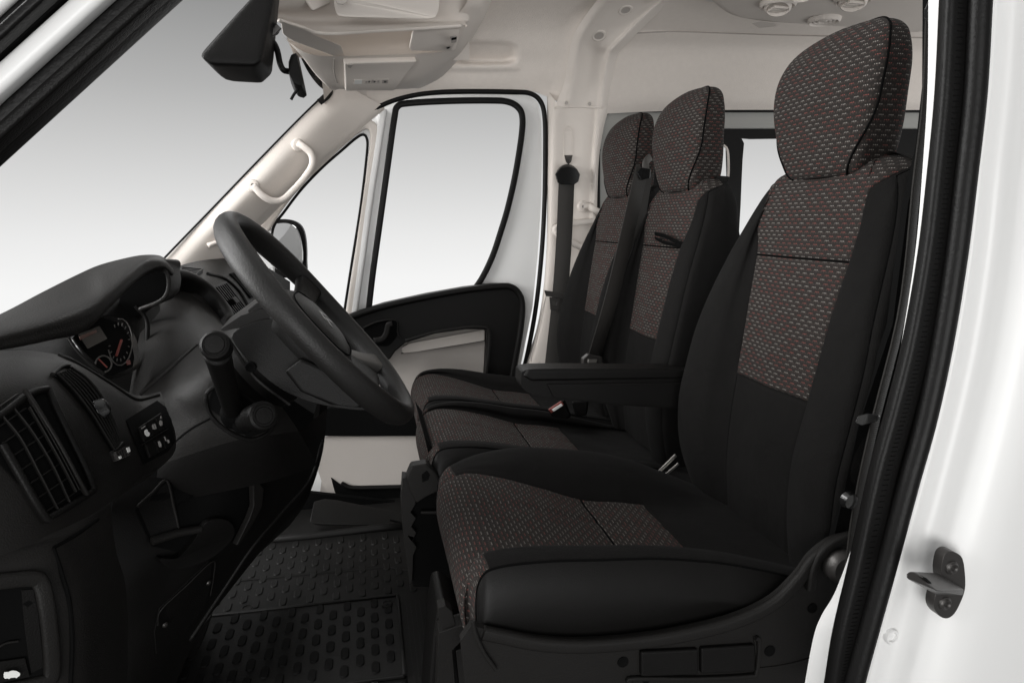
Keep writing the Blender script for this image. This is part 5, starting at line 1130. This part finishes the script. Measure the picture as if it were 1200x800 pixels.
# =================================================================== WINDSCREEN
ws = mk('windscreen', [patch([PL([(-300, 420, .72), (-60, 395, 1.1), (80, 350, 1.6), (193, 302, 2.20)]), PL([(-150, 260, .66), (60, 240, 1.1), (200, 215, 1.7), (298, 194, 2.28)]), PL([(-40, 150, .62), (160, 120, 1.1), (290, 110, 1.7), (386, 106, 2.32)]), PL([(120, 10, .62), (260, 0, 1.1), (330, 20, 1.6), (380, 60, 2.2)])], 4, 4)], 'glass', vb, smooth=180)

# =================================================================== FLOOR AND MATS
Zf = -.93
def stt(o, kind='structure'): o['kind'] = kind; return o
stt(mk('floor', [([V(p) for p in ((-1.1, .62, Zf-.03), (1.9, .62, Zf-.03), (1.9, 2.5, Zf-.03), (-1.1, 2.5, Zf-.03))], [(0, 1, 2, 3)], None)], 'mat'))
fc_ = thing('floor_covering', 'black ribbed rubber floor covering between the seats and the dashboard', 'floor covering', (0, 1.8, Zf))
def sheet(x0, x1, y0, y1, z, th): 
    return hull([V((x, y, k)) for x in (x0, x1) for y in (y0, y1) for k in (z, z-th)])
mk('sheet', [sheet(-.9, .16, 1.05, 2.05, Zf-.008, .02)], 'mat', fc_, bevel=.004)
ribs = []
for i in range(9): 
    ribs.append(sheet(.062+i*.011, .066+i*.011, 1.1, 1.60, Zf-.0065, .003))
mk('ribs', ribs, 'mat', fc_)
def pills(x0, x1, y0, y1, z, h, w=.0095, l=.021, dx=.0325, dy=.063, sk=0):
    gs = []; i = 0; x = x0
    while x < x1:
        y = y0+(dy/2 if i % 2 else 0)
        while y < y1:
            c = V((x, y, z)); ring = []
            for k in range(14):
                a = 2*math.pi*k/14; cx = math.cos(a); syy = math.sin(a)
                ring.append((cx*w, syy*w+(l-w)*(1 if syy > 0 else -1)))
            vs = [c+V((a, b, 0)) for a, b in ring]+[c+V((a*.78, b*.90, h)) for a, b in ring]
            fs = [(k, (k+1) % 14, 14+(k+1) % 14, 14+k) for k in range(14)]+[tuple(range(14, 28))]
            gs.append((vs, fs, None)); y += dy
        x += dx; i += 1
    return gs
mk('studs', pills(-.50, .09, 1.66, 1.99, Zf-.008, .0025), 'mat', fc_, smooth=35)
mk('raised_edge', [tube([V((-.5, 2.01, Zf-.004)), V((-.2, 2.01, Zf-.004)), V((0, 2.02, Zf)), V((.1, 2.02, Zf))], .012)], 'mat', fc_, smooth=180)
mk('cross_groove', [tube([V((-.5, 1.79, Zf-.008)), V((-.2, 1.785, Zf-.008)), V((0.02, 1.785, Zf-.008)), V((.06, 1.76, Zf-.008)), V((.13, 1.72, Zf-.008))], .0025)], 'mat', fc_)
mt = thing('rubber_mat', 'square-edged black studded rubber mat nearest the driver, with a round fixing at its corner', 'mat', (-.2, 1.4, Zf))
mk('mat_sheet', [sheet(-.62, .045, 1.30, 1.615, Zf+.002, .010)], 'mat', mt, bevel=.004, seg=3)
mk('studs', pills(-.60, .03, 1.335, 1.60, Zf+.002, .003), 'stud', mt, smooth=35)
mk('mat_border', [tube([V((-.62, 1.612, Zf+.003)), V((.042, 1.612, Zf+.003)), V((.043, 1.609, Zf+.003)), V((.044, 1.30, Zf+.003))], .0045)], 'mat', mt, smooth=180)
mk('mat_lower_step', [sheet(-.62, .05, 1.05, 1.30, Zf-.012+.006, .01)], 'mat', mt, bevel=.004)
mk('step_ridge', [hull([V((-.4+i*.075, 1.08, Zf)), V((-.385+i*.075, 1.08, Zf)), V((-.4+i*.075, 1.295, Zf)), V((-.385+i*.075, 1.295, Zf)), V((-.4+i*.075, 1.295, Zf-.01)), V((-.385+i*.075, 1.08, Zf-.01))]) for i in range(6)], 'mat', mt, bevel=.002)
gc = P(454, 708, Z=Zf+.003)
mk('mat_fixing', [lathe(gc, ZA, [(.013, 0), (.0135, .003), (.0115, .004), (.0105, .002), (.004, .002)], 28), hull([gc+V((-.007, -.002, .003)), gc+V((.007, .0, .003)), gc+V((.007, .002, .005)), gc+V((-.007, .0, .005))])], 'plastic2', mt, smooth=40)
gc = P(290, 713, Z=Zf+.003)
mk('mat_fixing', [lathe(gc, ZA, [(.013, 0), (.0135, .003), (.0115, .004), (.0105, .002), (.004, .002)], 28)], 'plastic2', mt, smooth=40)
# far sill plate
sl_ = thing('sill_plate', 'flat dark sill plate in front of the far door step', 'sill plate', P(420, 605, Y=2.1))
mk('plate', [hull(PL([(363, 610, 2.06), (368, 587, 2.16), (380, 584, 2.18), (398, 586, 2.18), (400, 598, 2.12), (475, 601, 2.12), (475, 616, 2.05), (372, 615, 2.05), (364, 612, 2.05), (370, 612, 2.14)]))], 'mat', sl_, bevel=.006, seg=3)
mk('plate_marks', [tube(PL([(372, 603, 2.10), (385, 602, 2.10)]), .003), tube(PL([(457, 609, 2.055), (470, 612, 2.05)]), .003)], 'deep', sl_)
# step well and dark area in front of the far door
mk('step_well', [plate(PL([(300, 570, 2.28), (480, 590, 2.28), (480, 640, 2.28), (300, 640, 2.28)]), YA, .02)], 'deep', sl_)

# =================================================================== LIGHT
w = bpy.data.worlds.new("World"); scene.world = w; w.use_nodes = True
n = w.node_tree; n.nodes.clear()
out = n.nodes.new('ShaderNodeOutputWorld'); bg = n.nodes.new('ShaderNodeBackground'); n.links.new(bg.outputs[0], out.inputs[0])
tc = n.nodes.new('ShaderNodeTexCoord'); sx = n.nodes.new('ShaderNodeSeparateXYZ'); n.links.new(tc.outputs['Generated'], sx.inputs[0])
mr = n.nodes.new('ShaderNodeMapRange'); mr.inputs[1].default_value = -.26; mr.inputs[2].default_value = .4; n.links.new(sx.outputs[2], mr.inputs[0])
ra = n.nodes.new('ShaderNodeValToRGB'); n.links.new(mr.outputs[0], ra.inputs[0])
els = [(-.17, .93), (-.12, .95), (-.08, .93), (-.02, .84), (.07, .66), (.17, .46), (.27, .30), (.4, .26)]
cr_ = ra.color_ramp; cr_.elements[0].position = 0; cr_.elements[0].color = (.22, .22, .22, 1); cr_.elements[1].position = 1; cr_.elements[1].color = (.24, .24, .24, 1)
for e, c in els[:-1]:
    x = cr_.elements.new((e+.26)/.66); x.color = (c, c, c*.995, 1)
n.links.new(ra.outputs[0], bg.inputs[0]); bg.inputs[1].default_value = 1.0
def area(name, loc, target, sx_, sy_, power, col=(1, .995, .985)):
    l = bpy.data.lights.new(name, 'AREA'); l.shape = 'RECTANGLE'; l.size = sx_; l.size_y = sy_; l.energy = power; l.color = col
    o = bpy.data.objects.new(name, l); COL.objects.link(o); o.location = loc
    o.rotation_euler = (V(target)-V(loc)).to_track_quat('-Z', 'Y').to_euler(); return o
area('softbox_open_door', (-.5, -1.6, -.3), (.5, 1.8, .6), 1.6, 1.0, 42)
area('softbox_high', (-.3, -1.8, 1.6), (.5, 1.0, -.2), 1.4, .8, 10)
area('softbox_windscreen', (-2.6, 1.3, .55), (.5, 1.5, .35), 2.0, 1.2, 105)
area('fill_rear_cabin', (2.7, 1.3, -.35), (1.0, 2.1, .6), 1.0, .8, 9)  # added fill, unseen, to brighten the rear lining and roof
area('fill_bonnet', (-1.8, 1.2, 1.7), (-.2, 1.1, -.1), 1.4, 1.2, 62)  # extra unseen light added to lift the hood top and cushions
area('softbox_far_side', (.2, 4.6, 1.6), (.3, 1.6, 0), 2.4, 1.4, 30)
vs_ = scene.view_settings; vs_.view_transform = 'Standard'; vs_.look = 'None'; vs_.exposure = 0; vs_.gamma = 1
scene.cycles.max_bounces = 8; scene.cycles.transparent_max_bounces = 12
